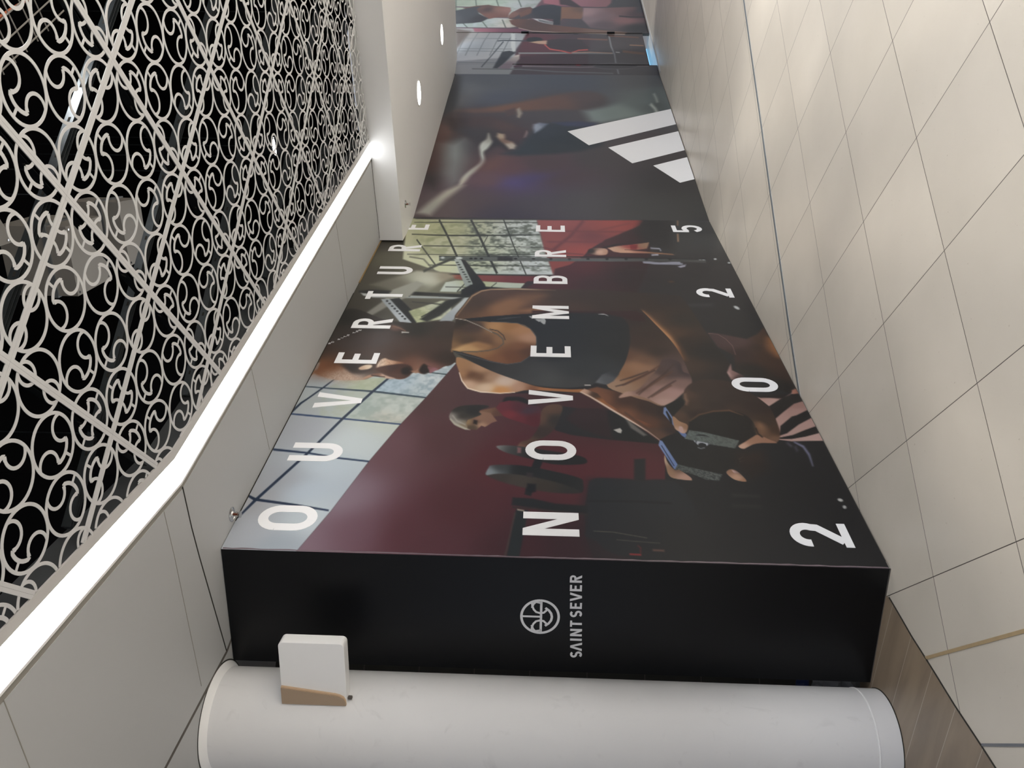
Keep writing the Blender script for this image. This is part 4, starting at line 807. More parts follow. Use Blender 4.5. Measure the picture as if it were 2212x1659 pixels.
[[1489,1385,1525,1355,1473,1277,1367,1225,1242,1121,1148,992,1058,860,997,929,979,944,1064,1001,1204,1124,1352,1254],[[1.49,1.37,"d8b098"],[1.38,1.25,"a4683c"],[1.3,1.19,"b0704a"],[1.18,1.06,"8a5438"],[1.05,0.93,"6c4430"],[1.46,1.28,"4a3428"],[1.3,1.15,"6a4630"],[1.06,0.9,"4c362c"]],5.6,0],
[[1480,1383,1425,1325,1346,1258,1268,1192,1198,1128,1129,1064,1060,1004,978,946,985,942,1072,998,1142,1059,1215,1121,1286,1185,1364,1251,1440,1320,1490,1381],[[0,0,"e0cabc"]],6.8,0],
[[1267,1119,1248,1121,985,943,1064,846,1105,861,1100,997],[[1.18,1.06,"5a4236"],[1.03,0.94,"6a4c3c"],[1.08,0.86,"33292a"]],14.5,0],
[[2475,2224,2530,2020,2590,1708,2642,1215,2600,1071,2547,1030,2426,996,2230,1009,2058,1031,1862,1073,1677,1145,1582,1212,1590,1285,1566,1316,1533,1445,1543,1613,1583,1733,1727,1967,1956,2222,1989,2232,1917,2075,1851,1969,1818,1864,1846,1771,1945,1711,2079,1675,2217,1674,2338,1716,2423,1807,2438,2014],[[2.49,1.88,"1c1f21"],[2.43,1.53,"25292c"],[2.0,1.54,"2a2d31"],[2.44,1.19,"26292b"],[2.09,1.08,"2b2e2f"],[1.76,1.38,"363a3c"],[1.67,1.24,"3a3e42"],[1.63,1.6,"565858"],[1.74,1.84,"3c3c3c"],[1.85,2.04,"2c2c2e"],[1.68,1.69,"47484a"],[1.58,1.39,"4a4a4a"],[2.58,1.67,"1e2022"]],5.6,1],
[[1606,1281,1703,1234,1766,1162,1784,1107,1708,1124,1625,1164,1580,1212],[[1.61,1.27,"75787e"],[1.63,1.2,"5c6066"],[1.74,1.13,"3c4044"]],8.4,0],
[[2436,2014,2434,1911,2420,1808,2341,1721,2219,1674,2067,1671,1943,1709,1851,1772,1819,1864,1854,1975,1972,2231,1963,2231,1844,1975,1810,1864,1842,1770,1937,1705,2064,1667,2223,1669,2350,1718,2431,1807,2446,1911,2447,2014],[[0,0,"5a5e60"]],4.7,0],
[[1562,1353,1563,1313,1575,1312,1573,1353],[[0,0,"d0ccc8"]],4.1,0],
[[2600,1209,2596,1166,2574,1137,2581,1135,2616,1163,2608,1208],[[0,0,"b8bcbe"]],5.2,0],
[[2478,1973,2496,1896,2527,1793,2535,1794,2519,1898,2485,1974],[[0,0,"4e5254"]],7.8,0],
[[2643,1709,2651,1268,2666,915,2628,875,2492,863,2507,973,2553,1021,2619,1182,2604,1708],[[2.64,1.62,"3b1f22"],[2.59,0.94,"3c2325"]],15.7,0],
[[2484,2291,2457,2206,2375,2106,2278,2005,2236,1953,2170,1914,2111,1906,2045,1941,2009,2002,1990,2081,1984,2193,1971,2192,1974,2079,1994,2000,2030,1937,2103,1898,2181,1906,2254,1949,2297,2003,2395,2103,2475,2206,2499,2291],[[0.08,3.35,"3a3430"],[-0.23,2.69,"4a423c"],[-0.43,2.44,"cabca8"],[-0.66,2.76,"6c5c4a"]],4.8,0],
[[2315,2015,2291,1955,2223,1911,2156,1896,2162,1889,2234,1906,2307,1953,2333,2015],[[0,0,"54443a"]],4.9,0],
[[2484,2282,2457,2197,2373,2096,2272,1995,2279,1994,2379,2095,2464,2197,2492,2282],[[0,0,"c0b8ac"]],4.1,0],
[[2543,1733,2554,1711,2500,1706],[[0,0,"b4b8bc"]],5.2,0],
[[2497,1689,2515,1615,2481,1606,2456,1658],[[0,0,"b4b8bc"]],5.1,0],
[[2460,1649,2484,1615,2477,1604,2420,1610,2418,1623],[[0,0,"b4b8bc"]],5.1,0],
[[2325,436,2327,374,2303,312,2247,176,2321,85,2433,10,2289,11,2018,-3,1581,-9,1522,65,1575,138,1715,216,1769,347,2005,315,2117,404],[[2.27,0.41,"524040"],[2.21,0.31,"564242"],[2.21,0.21,"5c4644"],[2.02,0.26,"40302e"],[2.13,0.12,"40312b"],[2.22,0.06,"4e3a2e"],[2.13,0.04,"6c4c36"],[1.96,0.12,"4a362c"],[1.89,0.06,"4a362c"],[1.74,0.02,"402f28"],[1.8,0.23,"2f2c2a"],[1.63,0.09,"2a2624"]],11.4,0],
[[2271,11,2185,-5,2021,-2,2009,23,2115,36,2218,32],[[0,0,"a87048"]],56.0,1],
[[2317,434,2309,369,2237,326,2136,298,2012,303,2015,299,2141,294,2244,322,2317,367,2326,432],[[0,0,"8a6c68"]],4.8,0],
[[1767,408,1844,378,1884,358,1799,368,1727,303,1696,332,1665,383,1679,399],[[1.75,0.4,"c4a09a"],[1.75,0.37,"8c6c68"],[1.71,0.33,"4c3c3a"]],8.5,0],
[[1470,279,1465,201,1466,123,1516,59,1551,35,1560,-3,1013,-12,1006,109,999,189,1013,264,1130,255,1229,224,1366,229],[[1.43,0.24,"bc978d"],[1.41,0.22,"c2a098"],[1.39,0.06,"a27d74"],[1.31,0.06,"b08c84"],[1.16,0.06,"b8968e"],[1.06,0.03,"c2a29a"]],5.6,0],
[[1480,277,1508,83,1466,108,1458,146,1465,201,1460,260],[[0,0,"2c2423"]],11.9,0],
[[1366,230,1451,140,1516,52,1528,-5,1437,-2,1401,68,1307,156,1226,227],[[0,0,"2a2625"]],4.7,0],
[[1153,214,1258,120,1272,89,1346,-11,1257,-6,1172,102,1079,194,1045,256,1096,230],[[0,0,"262425"]],4.4,0],
[[1030,260,1063,166,1120,77,1165,-5,1094,-6,1049,97,1022,183,1019,263],[[0,0,"262425"]],4.2,0],
[[1558,41,1580,13,1560,-11,1525,-8,1516,45],[[1.54,0.04,"b07a68"],[1.54,0.0,"a06c5c"]],8.1,0],
[[987,181,942,144,869,133,767,137,770,132,879,119,959,130,1000,174],[[0.69,0.89,"74748c"],[0.32,0.67,"8888a4"],[-0.03,0.64,"5a5a74"]],10.1,0],
[[978,225,939,209,956,196,995,212],[[0,0,"504c58"]],13.8,0],
[[943,190,899,189,910,175,954,176],[[0,0,"504c58"]],13.6,0],
[[1349,867,1468,726,1366,614,1298,381,1150,352,1031,392,935,502,1074,758,1329,866],[[1.36,0.76,"1e2020"],[1.18,0.58,"252423"],[1.12,0.42,"262322"]],5.6,0],
[[985,943,1021,899,1072,812,1009,768,941,647,918,531,913,496,907,381,786,447,718,600,676,642,692,729,753,877],[[0.93,0.85,"212325"],[0.83,0.64,"262626"],[0.84,0.48,"2a2827"]],5.0,0],
[[1258,889,1322,878,1332,865,1167,825,1032,777,1008,794,1031,811,1130,844],[[1.29,0.87,"7f95c4"],[1.04,0.8,"6a80b4"]],4.4,0],
[[1278,872,1291,863,1203,845,1148,849,1154,858],[[0,0,"1e2228"]],3.7,0],
[[930,957,979,944,972,930,753,873,704,890,711,898],[[0.95,0.95,"8298c8"],[0.74,0.89,"7288bc"]],4.0,0],
[[926,943,736,897,741,892,931,938],[[0,0,"39445c"]],3.3,0],
[[1088,759,1066,665,994,489,918,528,946,646,1000,799],[[1.05,0.73,"6c7674"],[0.97,0.55,"6a706c"]],4.2,0,[10,"4c5452",0.6]],
[[755,873,712,757,676,644,620,673,627,741,669,802,708,896],[[0.73,0.85,"5e6664"],[0.65,0.69,"6a706e"]],3.8,0,[8,"34383a",0.8]],
[[983,643,968,650,956,661,948,676,944,693,945,711,951,727,961,741,975,751,991,755,1007,754,1022,748,1034,736,1043,721,1047,704,1046,686,1040,669,1029,655,1015,646,999,642],[[0,0,"23262a"]],3.5,0],
[[974,651,961,657,950,667,943,680,940,696,941,711,946,726,955,738,967,746,981,750,995,750,1008,744,1019,734,1027,720,1031,705,1029,689,1024,674,1015,662,1002,654,989,650],[[0,0,"a4aab4"]],3.5,0],
[[958,666,948,670,940,678,934,688,932,700,932,712,936,723,943,732,953,739,963,742,974,741,984,737,993,729,998,719,1001,707,1000,695,996,683,989,674,980,668,969,665],[[0,0,"3a3e44"]],3.5,0],
[[951,672,942,676,935,683,930,691,928,702,929,712,932,722,938,730,946,735,955,738,965,737,974,734,981,727,986,718,988,708,987,697,984,688,978,679,970,674,961,671],[[0,0,"b4b8c2"]],3.5,0],
[[937,685,931,688,926,692,923,698,921,705,922,712,924,719,928,725,934,729,940,730,946,730,952,727,957,723,961,717,962,710,962,702,959,696,955,690,950,686,943,684],[[0,0,"22262a"]],3.4,0],
[[1039,756,1026,632,994,489,918,528,952,645,992,770],[[1.05,0.73,"6c7674"],[0.97,0.55,"6a706c"]],4.2,0,[10,"4c5452",0.6]],
[[913,738,902,723,912,697,921,697,911,721,921,735],[[0,0,"7c8088"]],3.4,0],
[[1495,728,1551,713,1625,658,1672,561,1649,416,1513,306,1362,233,1229,224,1072,236,984,278,998,340,1054,374,1150,362,1247,385,1295,444,1307,519,1288,627,1234,691,1183,741,1109,760,1085,783,1167,825,1222,835,1320,776,1387,738],[[1.5,0.71,"5c463a"],[1.55,0.65,"42352f"],[1.47,0.56,"40342f"],[1.44,0.46,"3a2f2b"],[1.35,0.33,"3a2e2a"],[1.19,0.3,"42342c"],[1.15,0.35,"5c4434"],[1.06,0.35,"604636"],[1.11,0.25,"4c382c"],[1.01,0.28,"7c5c48"],[1.34,0.72,"4a3a30"],[1.24,0.79,"5a4436"],[1.26,0.7,"362a26"],[1.32,0.45,"463630"],[1.37,0.54,"3a2f2b"],[1.27,0.42,"40322c"]],5.7,1],
[[1493,734,1434,742,1398,735,1362,740,1359,732,1404,715,1447,718,1497,716],[[0,0,"8c6c58"]],15.7,0],
[[1150,359,1187,337,1164,308,1104,302,1057,323,1044,350,1078,362],[[1.15,0.35,"8e6a50"],[1.08,0.33,"7c5c46"]],32.3,1],
[[1179,740,1247,674,1288,584,1301,485,1256,411,1261,409,1317,481,1303,583,1261,675,1187,742],[[0,0,"6e503c"]],7.5,0],
[[1218,839,1223,825,1180,803,1151,766,1121,761,1067,779,1054,801,1071,819,1106,841],[[1.18,0.83,"b08868"],[1.08,0.8,"cda894"],[1.11,0.77,"9a7458"]],4.4,1],
[[1119,815,1120,795,1072,795,1060,814],[[0,0,"c8a8a0"]],3.6,1],
[[938,504,985,455,1030,406,1055,367,1011,311,980,279,975,366,961,414,932,454,914,483],[[0.94,0.49,"cfa892"],[1.0,0.41,"a67c64"],[0.99,0.32,"a07660"]],4.1,1],
[[1123,369,1062,368,1027,349,1038,342,1071,360,1128,360],[[0,0,"2e2320"]],7.1,0],
[[787,942,836,933,767,925,704,896,705,871,648,823,624,816,616,828,630,912,664,936,724,940],[[0.8,0.93,"c4a890"],[0.68,0.92,"a88468"],[0.65,0.86,"c8a090"],[0.7,0.88,"7a5c4c"]],3.8,1],
[[687,620,716,603,721,577,695,552,629,526,618,546,636,592],[[0.71,0.6,"9c7660"],[0.66,0.56,"caa28a"],[0.63,0.53,"a87c60"]],3.8,1],
[[717,585,699,557,689,556,693,580],[[0,0,"caa8a2"]],3.2,1],
[[812,526,834,500,819,482,825,479,841,499,818,527],[[0,0,"7a6258"]],5.0,0],
[[790,528,797,496,782,487,788,484,804,494,797,527],[[0,0,"7a6258"]],4.9,0],
[[766,491,741,465,747,461,772,487],[[0,0,"7a6258"]],4.9,0],
[[869,519,897,371,737,377,642,492,700,548],[[0.84,0.48,"352a26"],[0.73,0.44,"2c2624"]],45.5,0],
]
MURAL_2 = [
[[-1337,3530,-1210,-472,6024,-2162,5884,5219],[[0.2,2.65,"66585a"],[0.42,2.29,"5f5056"],[0.06,2.08,"464254"],[0.33,1.76,"54505a"],[0.35,1.28,"565458"],[0.26,0.58,"4b4b4b"],[0.38,0.1,"464646"],[0.77,1.91,"5c4f80"],[0.94,2.22,"604458"],[1.02,1.52,"524248"],[1.54,0.98,"4c4648"],[0.82,0.23,"3e3c3e"],[1.39,1.78,"65484a"],[1.24,2.4,"5c4040"],[1.76,2.82,"3c3a3e"],[1.36,2.94,"3e2c2c"],[2.51,2.67,"4a3330"],[3.71,3.04,"464a50"],[4.12,2.16,"545c68"],[4.25,1.18,"4c5562"],[4.37,0.32,"585c60"],[3.59,0.14,"6c7878"],[4.31,2.84,"50555e"],[2.58,2.91,"463838"],[3.73,2.4,"50586a"],[3.2,1.51,"504a4c"]],8.1,0],
[[1039,3051,1691,3005,2582,2986,2430,2766,1697,2761,1047,2756,632,2809],[[1.36,2.96,"4a2c28"],[2.05,2.91,"583830"],[2.2,2.93,"6a4a44"],[0.74,2.94,"332c30"]],101.8,0],
[[1870,2834,2056,2602,1369,2515,871,2547,752,2636,1046,2769],[[1.7,2.71,"8c9496"],[1.21,2.6,"7c8082"]],180.5,0],
[[3041,2827,3137,2424,3369,1975,3606,1589,3804,1191,3762,955,3532,825,3174,905,3082,1135,3073,1512,3019,1963,2941,2561],[[3.04,2.72,"6a4b3c"],[3.23,2.12,"80573e"],[3.38,1.51,"7a5542"],[3.53,1.04,"5e4a46"],[3.31,0.87,"463e40"]],83.4,1],
[[3039,1151,3219,827,3634,413,3973,128,2898,62,2846,479,2613,932,2669,1075],[[2.87,1.07,"8c9c9a"],[2.96,0.77,"849490"],[3.41,0.28,"6a7878"],[3.32,0.13,"545c5c"]],101.4,0],
[[3283,273,3115,230,2996,222,3043,185,3179,195,3358,239],[[0,0,"b8c0b8"]],30.6,0],
[[3715,182,3534,169,3379,170,3399,145,3561,144,3750,156],[[0,0,"b0b8b0"]],32.0,0],
[[2746,2901,2801,2342,2603,2125,2375,1870,2149,1850,1894,1926,1752,1990,1715,2083,1851,2199,1779,2263,1606,2347,1916,2452,2203,2644,2351,2801],[[2.59,2.75,"3a2826"],[2.59,2.53,"4a302a"],[2.25,2.36,"38302e"],[2.48,2.16,"5a3f38"],[2.15,1.96,"50363a"],[1.92,2.2,"2a2224"],[2.28,2.58,"3a3438"]],72.7,0],
[[2252,2222,2216,2135,2051,2113,1980,2026,1857,1973,1752,1990,1750,2057,1889,2119,1994,2179,2139,2229],[[2.14,2.19,"c2b098"],[1.85,2.06,"c8c0b4"],[2.0,2.12,"8a6a58"]],35.7,0],
[[2111,1898,2337,1869,2261,1850,2130,1864],[[0,0,"a08a88"]],27.5,0],
[[754,2549,931,2540,1116,2480,1373,2370,1605,2390,1810,2416,1953,2399,2063,2351,2249,2335,2064,2288,1956,2267,1778,2304,1640,2349,1374,2317,1119,2390,994,2444,814,2492],[[0.81,2.52,"d8d8c8"],[1.06,2.45,"cfd8cc"],[1.44,2.36,"ccd8d4"],[1.85,2.39,"d0d8d4"],[2.06,2.32,"a8a8a0"]],33.6,1],
[[89,2920,355,2812,607,2695,754,2561,756,2487,414,2650,43,2773],[[0.14,2.86,"a8a8a0"],[0.64,2.62,"b8b4a8"]],58.1,0],
[[1407,2320,1576,2184,1550,1915,1665,1381,1146,1388,715,1888,703,2308,814,2479],[[1.31,2.27,"75504a"],[1.22,2.03,"6b4a50"],[1.33,1.65,"564448"],[0.8,1.95,"5c5088"],[0.86,1.77,"524878"],[0.88,2.27,"70545c"]],128.6,0],
[[1611,2132,1752,1976,2149,1850,2574,1716,2620,1440,2590,1078,2323,918,1883,968,1703,1246,1628,1515,1567,1916],[[1.72,1.92,"2e3a44"],[2.27,1.66,"2a3440"],[2.09,1.37,"202c32"],[2.1,1.1,"283036"],[1.76,1.51,"2c3438"]],71.6,0],
[[2552,1788,2613,1717,2576,1607,2457,1657,2340,1713,2263,1768,2435,1793],[[2.49,1.76,"a8b4c8"],[2.54,1.64,"7c88a0"]],37.8,0],
[[3082,2026,3148,1983,2935,1938,2769,1970,2789,2000],[[0,0,"a8a094"]],30.1,0],
[[3036,2167,3125,2043,2892,2019,2827,2128],[[0,0,"5c4440"]],40.3,0],
[[2618,1542,2666,1221,2612,990,2472,1082,2503,1398],[[2.58,1.37,"3c4468"],[2.57,1.15,"3a4060"]],57.4,0],
[[4470,2885,4489,2011,3931,1993,3727,2464,3262,2710,3084,2831,3258,2895],[[3.96,2.77,"70757a"],[4.22,2.5,"565c64"],[3.35,2.78,"6a6a6c"]],241.9,0],
[[3481,3012,4469,2952,4444,2857,3084,2831,2827,2955],[[3.48,2.92,"34373c"],[4.21,2.91,"3a3c40"]],65.4,0],
]
MURAL_3 = [
[[-1568,3327,-1493,-296,5751,-1247,5721,4292],[[0.76,0.8,"4c4b50"],[1.14,1.51,"53424a"],[2.45,0.03,"3c3c42"],[0.21,1.17,"5a4a50"],[0.22,0.49,"55565a"],[2.9,1.91,"6a4a54"],[1.99,0.75,"4a484c"]],12.2,0],
[[2294,3253,1907,2833,1803,2410,1702,1956,934,2132,370,2093,-29,2179,-44,3021],[[1.53,2.99,"8c8c8c"],[1.12,2.77,"9aa2aa"],[0.64,2.56,"a4a8ae"],[0.36,2.8,"a2a6ae"],[1.13,2.23,"acb4ba"],[0.19,2.36,"9aa0a4"]],23.9,0],
[[3392,3361,3409,1753,3028,1849,2084,2004,1969,2267,1957,3219],[[3.08,3.02,"8e988c"],[3.21,2.63,"98a89c"],[3.02,2.11,"a4aaae"],[2.2,2.08,"c0bcb4"],[2.3,2.86,"94a0a4"]],27.4,0,[109,"7c8c7c",0.35]],
[[3393,3286,2767,3226,2767,3212,3393,3271],[[0,0,"4c5850"]],17.1,0],
[[3394,2934,2890,2876,2896,2862,3400,2920],[[0,0,"4c5850"]],17.2,0],
[[3393,2563,3013,2501,3028,2488,3408,2549],[[0,0,"4c5850"]],17.3,0],
[[3395,2171,3016,2107,3034,2095,3413,2158],[[0,0,"4c5850"]],17.2,0],
[[2231,2728,1952,2633,1977,2624,2257,2719],[[0,0,"4c5850"]],15.7,0],
[[2354,2407,1961,2330,1977,2318,2371,2395],[[0,0,"4c5850"]],15.8,0],
[[2168,3052,1946,2956,1974,2948,2197,3044],[[0,0,"4c5850"]],15.7,0],
[[2987,3240,2960,2874,3010,2878,3037,3245],[[0,0,"5a4c54"]],17.0,0],
[[2504,3195,2428,2287,2474,2289,2552,3199],[[0,0,"5a4c54"]],16.3,0],
[[1936,3141,1921,2170,1843,1885,1887,1884,1965,2171,1980,3145],[[0,0,"5a4c54"]],15.5,0],
[[1804,2905,1327,2977,732,3031,722,3022,1315,2968,1790,2896],[[0,0,"6c7478"]],14.6,0],
[[1806,2754,1330,2830,735,2889,725,2880,1318,2821,1792,2745],[[0,0,"6c7478"]],14.6,0],
[[1809,2565,1332,2646,738,2712,727,2704,1320,2638,1794,2557],[[0,0,"6c7478"]],14.6,0],
[[1811,2358,1335,2444,741,2517,731,2509,1323,2436,1797,2350],[[0,0,"6c7478"]],14.6,0],
[[1814,2169,1338,2261,743,2341,733,2333,1326,2253,1800,2161],[[0,0,"6c7478"]],14.6,0],
[[1463,3059,1450,2133,1475,2134,1488,3061],[[0,0,"7c8488"]],14.9,0],
[[1007,3017,996,2117,1020,2117,1031,3019],[[0,0,"7c8488"]],14.3,0],
[[909,3008,899,2113,922,2114,932,3010],[[0,0,"7c8488"]],14.2,0],
[[436,2964,428,2095,450,2096,458,2966],[[0,0,"7c8488"]],13.5,0],
[[1934,2855,1918,1961,1692,1955,1726,2144,1771,2823],[[1.88,2.83,"8c5c68"],[1.81,2.07,"74485a"]],19.2,0],
[[1903,3138,1797,2882,1118,3027,1018,3054],[[0,0,"66605c"]],49.6,0],
[[1649,1982,1703,1918,1655,1508,1663,950,388,1027,372,2024,647,2121],[[1.39,1.87,"63363e"],[1.14,1.69,"5e343c"],[0.66,1.33,"4c363c"],[0.65,1.95,"56343c"],[1.4,1.14,"4a3c42"]],35.9,0],
[[3671,1757,3683,469,3293,511,3041,624,3027,805,3095,1406,3217,1710],[[3.35,1.61,"a06470"],[3.29,1.1,"9a6a76"],[3.23,0.7,"8a6068"]],28.8,0],
[[3683,490,3689,-152,3049,-96,3042,544],[[0,0,"363a44"]],43.3,0],
[[1698,2227,1699,2161,934,2123,885,2166,1131,2203],[[0,0,"c4ccce"]],18.2,0],
[[883,2326,933,2221,862,2112,741,2178,367,2300,231,2362,230,2430],[[0,0,"30343a"]],22.9,0],
[[742,2125,791,2056,602,2049,370,2128,189,2189,231,2362,367,2300],[[0.69,2.11,"c8c0bc"],[0.32,2.23,"8c7c88"]],22.6,0],
[[1335,2422,1362,2332,1342,1946,1383,1947,1403,2334,1376,2425],[[0,0,"3a444c"]],14.7,0],
[[1344,2337,701,2499,283,2611,260,2599,676,2487,1318,2324],[[0,0,"4c545a"]],13.9,0],
[[809,2074,821,1331,823,626,880,623,879,1331,867,2076],[[0,0,"8c9294"]],14.0,0],
[[180,2735,170,2018,91,1508,40,670,84,667,135,1508,214,2019,224,2738],[[-5.11,4.68,"70787c"],[-5.16,2.4,"8a8e90"],[-5.26,-0.67,"626468"]],13.1,0],
[[291,2005,283,1679,269,1167,345,142,372,139,305,1166,328,1679,345,2006],[[-4.88,2.8,"d0ccd0"],[-4.88,1.97,"9a7c88"],[-4.75,-1.68,"2c2c30"]],13.3,0],
[[275,2123,322,2004,376,2009,329,2128],[[0,0,"5c2c44"]],13.4,0],
[[377,1135,366,1138,356,1143,348,1152,343,1162,341,1174,342,1186,347,1196,355,1204,365,1209,376,1211,387,1209,398,1203,406,1195,411,1184,413,1172,411,1161,407,1150,399,1142,389,1137],[[0,0,"8a2c38"]],11.1,0],
[[1608,664,1145,655,805,620,481,621,35,604,48,584,492,600,822,599,1163,633,1621,642],[[0,0,"8c9298"]],13.9,0],
[[347,278,308,297,272,348,243,425,224,521,216,626,220,730,236,824,263,898,297,945,335,960,375,942,411,892,440,815,460,718,468,612,463,506,447,411,420,337,385,291],[[0,0,"6c6c72"]],22.1,0],
[[346,295,316,313,287,361,265,434,249,525,243,624,246,724,258,813,279,884,305,929,336,943,366,926,395,879,418,806,434,714,441,613,437,513,425,423,404,352,377,308],[[0,0,"4c4b50"]],22.1,0],
[[1709,1881,1695,950,1680,98,1723,95,1738,948,1751,1882],[[0,0,"24262c"]],15.1,0],
[[1703,1135,1690,1138,1678,1145,1668,1155,1662,1168,1660,1182,1662,1197,1667,1210,1677,1220,1688,1226,1702,1228,1715,1226,1727,1219,1736,1208,1743,1195,1745,1181,1743,1166,1737,1154,1728,1143,1716,1137],[[0,0,"24262a"]],12.6,0],
[[1725,311,1712,315,1700,323,1690,335,1684,350,1682,366,1684,382,1689,396,1699,407,1710,414,1724,415,1737,412,1749,404,1758,392,1765,377,1767,360,1765,344,1759,330,1750,320,1738,313],[[0,0,"24262a"]],12.6,0],
[[1417,1709,1379,1715,1344,1733,1317,1761,1299,1796,1292,1836,1298,1875,1314,1911,1341,1940,1375,1959,1413,1967,1452,1961,1487,1944,1515,1916,1533,1880,1540,1840,1534,1800,1517,1764,1490,1735,1455,1716],[[0,0,"1e2022"]],24.6,0],
[[1311,1927,1364,1800,1393,1599,1215,1616,1238,1762],[[1.29,1.87,"b89c84"],[1.29,1.65,"c0a08c"]],18.3,0],
[[1418,1636,1473,1416,1426,1105,1050,971,950,1116,993,1508,1139,1652],[[0,0,"3c3236"]],24.1,0],
[[1195,1686,993,1600,921,1421,827,1278,950,1150,976,1008,1025,1008,998,1153,875,1278,969,1417,1039,1594,1232,1674],[[0,0,"c05a54"]],11.8,0],
[[856,1260,875,977,842,643,880,641,913,975,894,1260],[[0,0,"b49484"]],14.0,0],
[[1446,1160,1401,686,1463,682,1508,1157],[[0,0,"7a5c54"]],14.8,0],
[[1583,659,1511,186,1574,180,1646,654],[[0,0,"6c524a"]],14.9,0],
[[888,483,797,156,892,145,984,474],[[-3.63,-1.42,"8c6450"],[-3.8,-2.31,"5a4a44"]],14.0,0],
[[1188,355,1167,141,1207,138,1228,352],[[0,0,"9c7c68"]],14.4,0],
[[881,588,872,527,911,524,919,585],[[0,0,"c0c0c0"]],14.0,0],
[[3542,1445,3609,1320,3036,1065,2974,1107,3127,1325,3157,1426],[[0,0,"3c2e30"]],28.7,0],
[[2718,2260,2963,2109,3027,1950,2783,1825,2427,1897,2309,2088,2393,2285,2539,2311],[[2.6,2.2,"7a5a50"],[2.78,2.0,"5e443e"],[2.37,2.09,"50403c"]],20.5,0],
[[3032,1427,3006,1046,2613,1017,2408,1081,2433,1391,2203,1450,2788,1438],[[2.91,1.37,"8a644c"],[2.61,1.21,"86624e"],[2.91,1.07,"6c5448"]],20.5,0],
[[2987,1026,2979,707,3032,305,3048,-16,1890,25,1728,94,1987,940,2379,1062],[[2.73,0.95,"a3888c"],[2.62,0.72,"7a656c"],[2.86,0.42,"74585c"],[2.33,0.35,"8a6468"],[2.68,0.13,"463a44"],[2.0,0.18,"2c323a"],[2.16,0.74,"5c5058"],[2.32,0.93,"86747a"]],26.9,0],
[[2526,436,2482,245,2485,-8,2555,-14,2552,239,2597,430],[[0,0,"2e2e38"]],20.2,0],
[[3047,104,2743,127,2746,-108,3050,-136],[[0,0,"3a3e48"]],69.3,0],
[[2903,1927,3122,1750,3143,1548,3033,1407,2119,1431,2118,1546,2402,1546,2427,1897,2395,2149,2423,2228,2660,2099,2602,1979],[[2.78,1.71,"2c3038"],[2.32,1.51,"262a30"],[2.48,2.09,"4a4244"]],20.5,0],
[[2659,2139,2933,1988,2934,1908,2692,1922,2483,2093],[[0,0,"6c4c40"]],27.6,0],
[[2427,1897,2400,1740,2259,1546,2118,1555,2256,1777],[[0,0,"b8bcc0"]],19.9,0],
[[2345,1799,2211,1556,2238,1555,2372,1797],[[0,0,"34383c"]],13.3,0],
[[2288,1779,2155,1566,2181,1564,2315,1777],[[0,0,"34383c"]],13.2,0],
[[2335,2283,2395,2129,2369,1895,2172,1699,2064,1412,1932,942,1778,350,1697,393,1743,948,1762,1508,1811,1883,1971,2115,2137,2236],[[2.19,2.18,"6a483c"],[2.2,1.89,"54403a"],[1.92,1.89,"5c443c"],[1.93,1.32,"6c4c40"],[1.83,0.76,"7a6258"]],19.4,0],
[[1944,2115,1795,1884,1746,1508,1666,395,1697,393,1778,1507,1827,1883,1976,2114],[[0,0,"b0a098"]],12.7,0],
[[2952,3116,3079,2883,3131,2683,3082,2599,3052,2476,2992,2291,2808,2273,2687,2298,2480,2309,2478,2485,2389,2636,2711,2816],[[2.96,2.79,"5e463e"],[2.9,2.51,"7a5a4e"],[2.9,2.35,"86625a"],[2.54,2.59,"6c4a40"],[2.9,2.67,"3c2e2c"]],20.9,0],
[[2704,3413,2828,3205,3016,2919,3048,2800,2893,2869,2651,2811,2418,2638,2244,2743,2185,2893,2154,3084,2094,3348],[[2.47,3.27,"4c5054"],[2.59,2.98,"3c4044"],[2.47,2.76,"2c2a2c"]],27.3,0],
]
def ztop1(s): return H_CEIL - .003
pp = print_panel('printed_film', P0 + nrm(D1) * .0012, D1, 0, LM, .008, ztop1, 500, 880, MURAL_1, hm)
pp['label'] = 'printed picture of a crouching athlete holding a dumbbell in a gym'
pp['kind'] = 'part'
del pp['kind']
m_ = MB(); tt = .05; hh_ = .287
row1 = [('O', .14, .185), ('U', .70, .17), ('V', 1.235, .178), ('E', 1.785, .147), ('R', 2.30, .16), ('T', 2.80, .145), ('U', 3.29, .165), ('R', 3.81, .155), ('E', 4.362, .147)]
it = [(c, s, 2.744, w, hh_, tt) for c, s, w in row1]
row2 = [('N', .155, .172), ('O', .765, .183), ('V', 1.325, .17), ('E', 1.928, .155), ('M', 2.51, .222), ('B', 3.148, .17), ('R', 3.73, .162), ('E', 4.36, .17)]
it += [(c, s, 1.431, w, .278, tt) for c, s, w in row2]
row3 = [('2', .132, .168), ('0', 1.532, .172), ('2', 2.94, .17), ('5', 4.40, .19)]
it += [(c, s, .118, w, .283, tt) for c, s, w in row3]
put_letters(it, P0 + nrm(D1) * .0012, D1, .0012, M_LET, hm)
# tiny slogan running over the head
m_ = MB(); s_ = 2.05; z_ = 3.118; it = []
for ch in 'ND WITH THE T':
    if ch != ' ': it.append((ch, s_, z_, .018, .019, .0035))
    s_ += .021; z_ -= .0172
put_text(it, P0 + nrm(D1) * .0012, D1, 0, .0009, m_)
m_.build('small_slogan', M_LET2, hm)
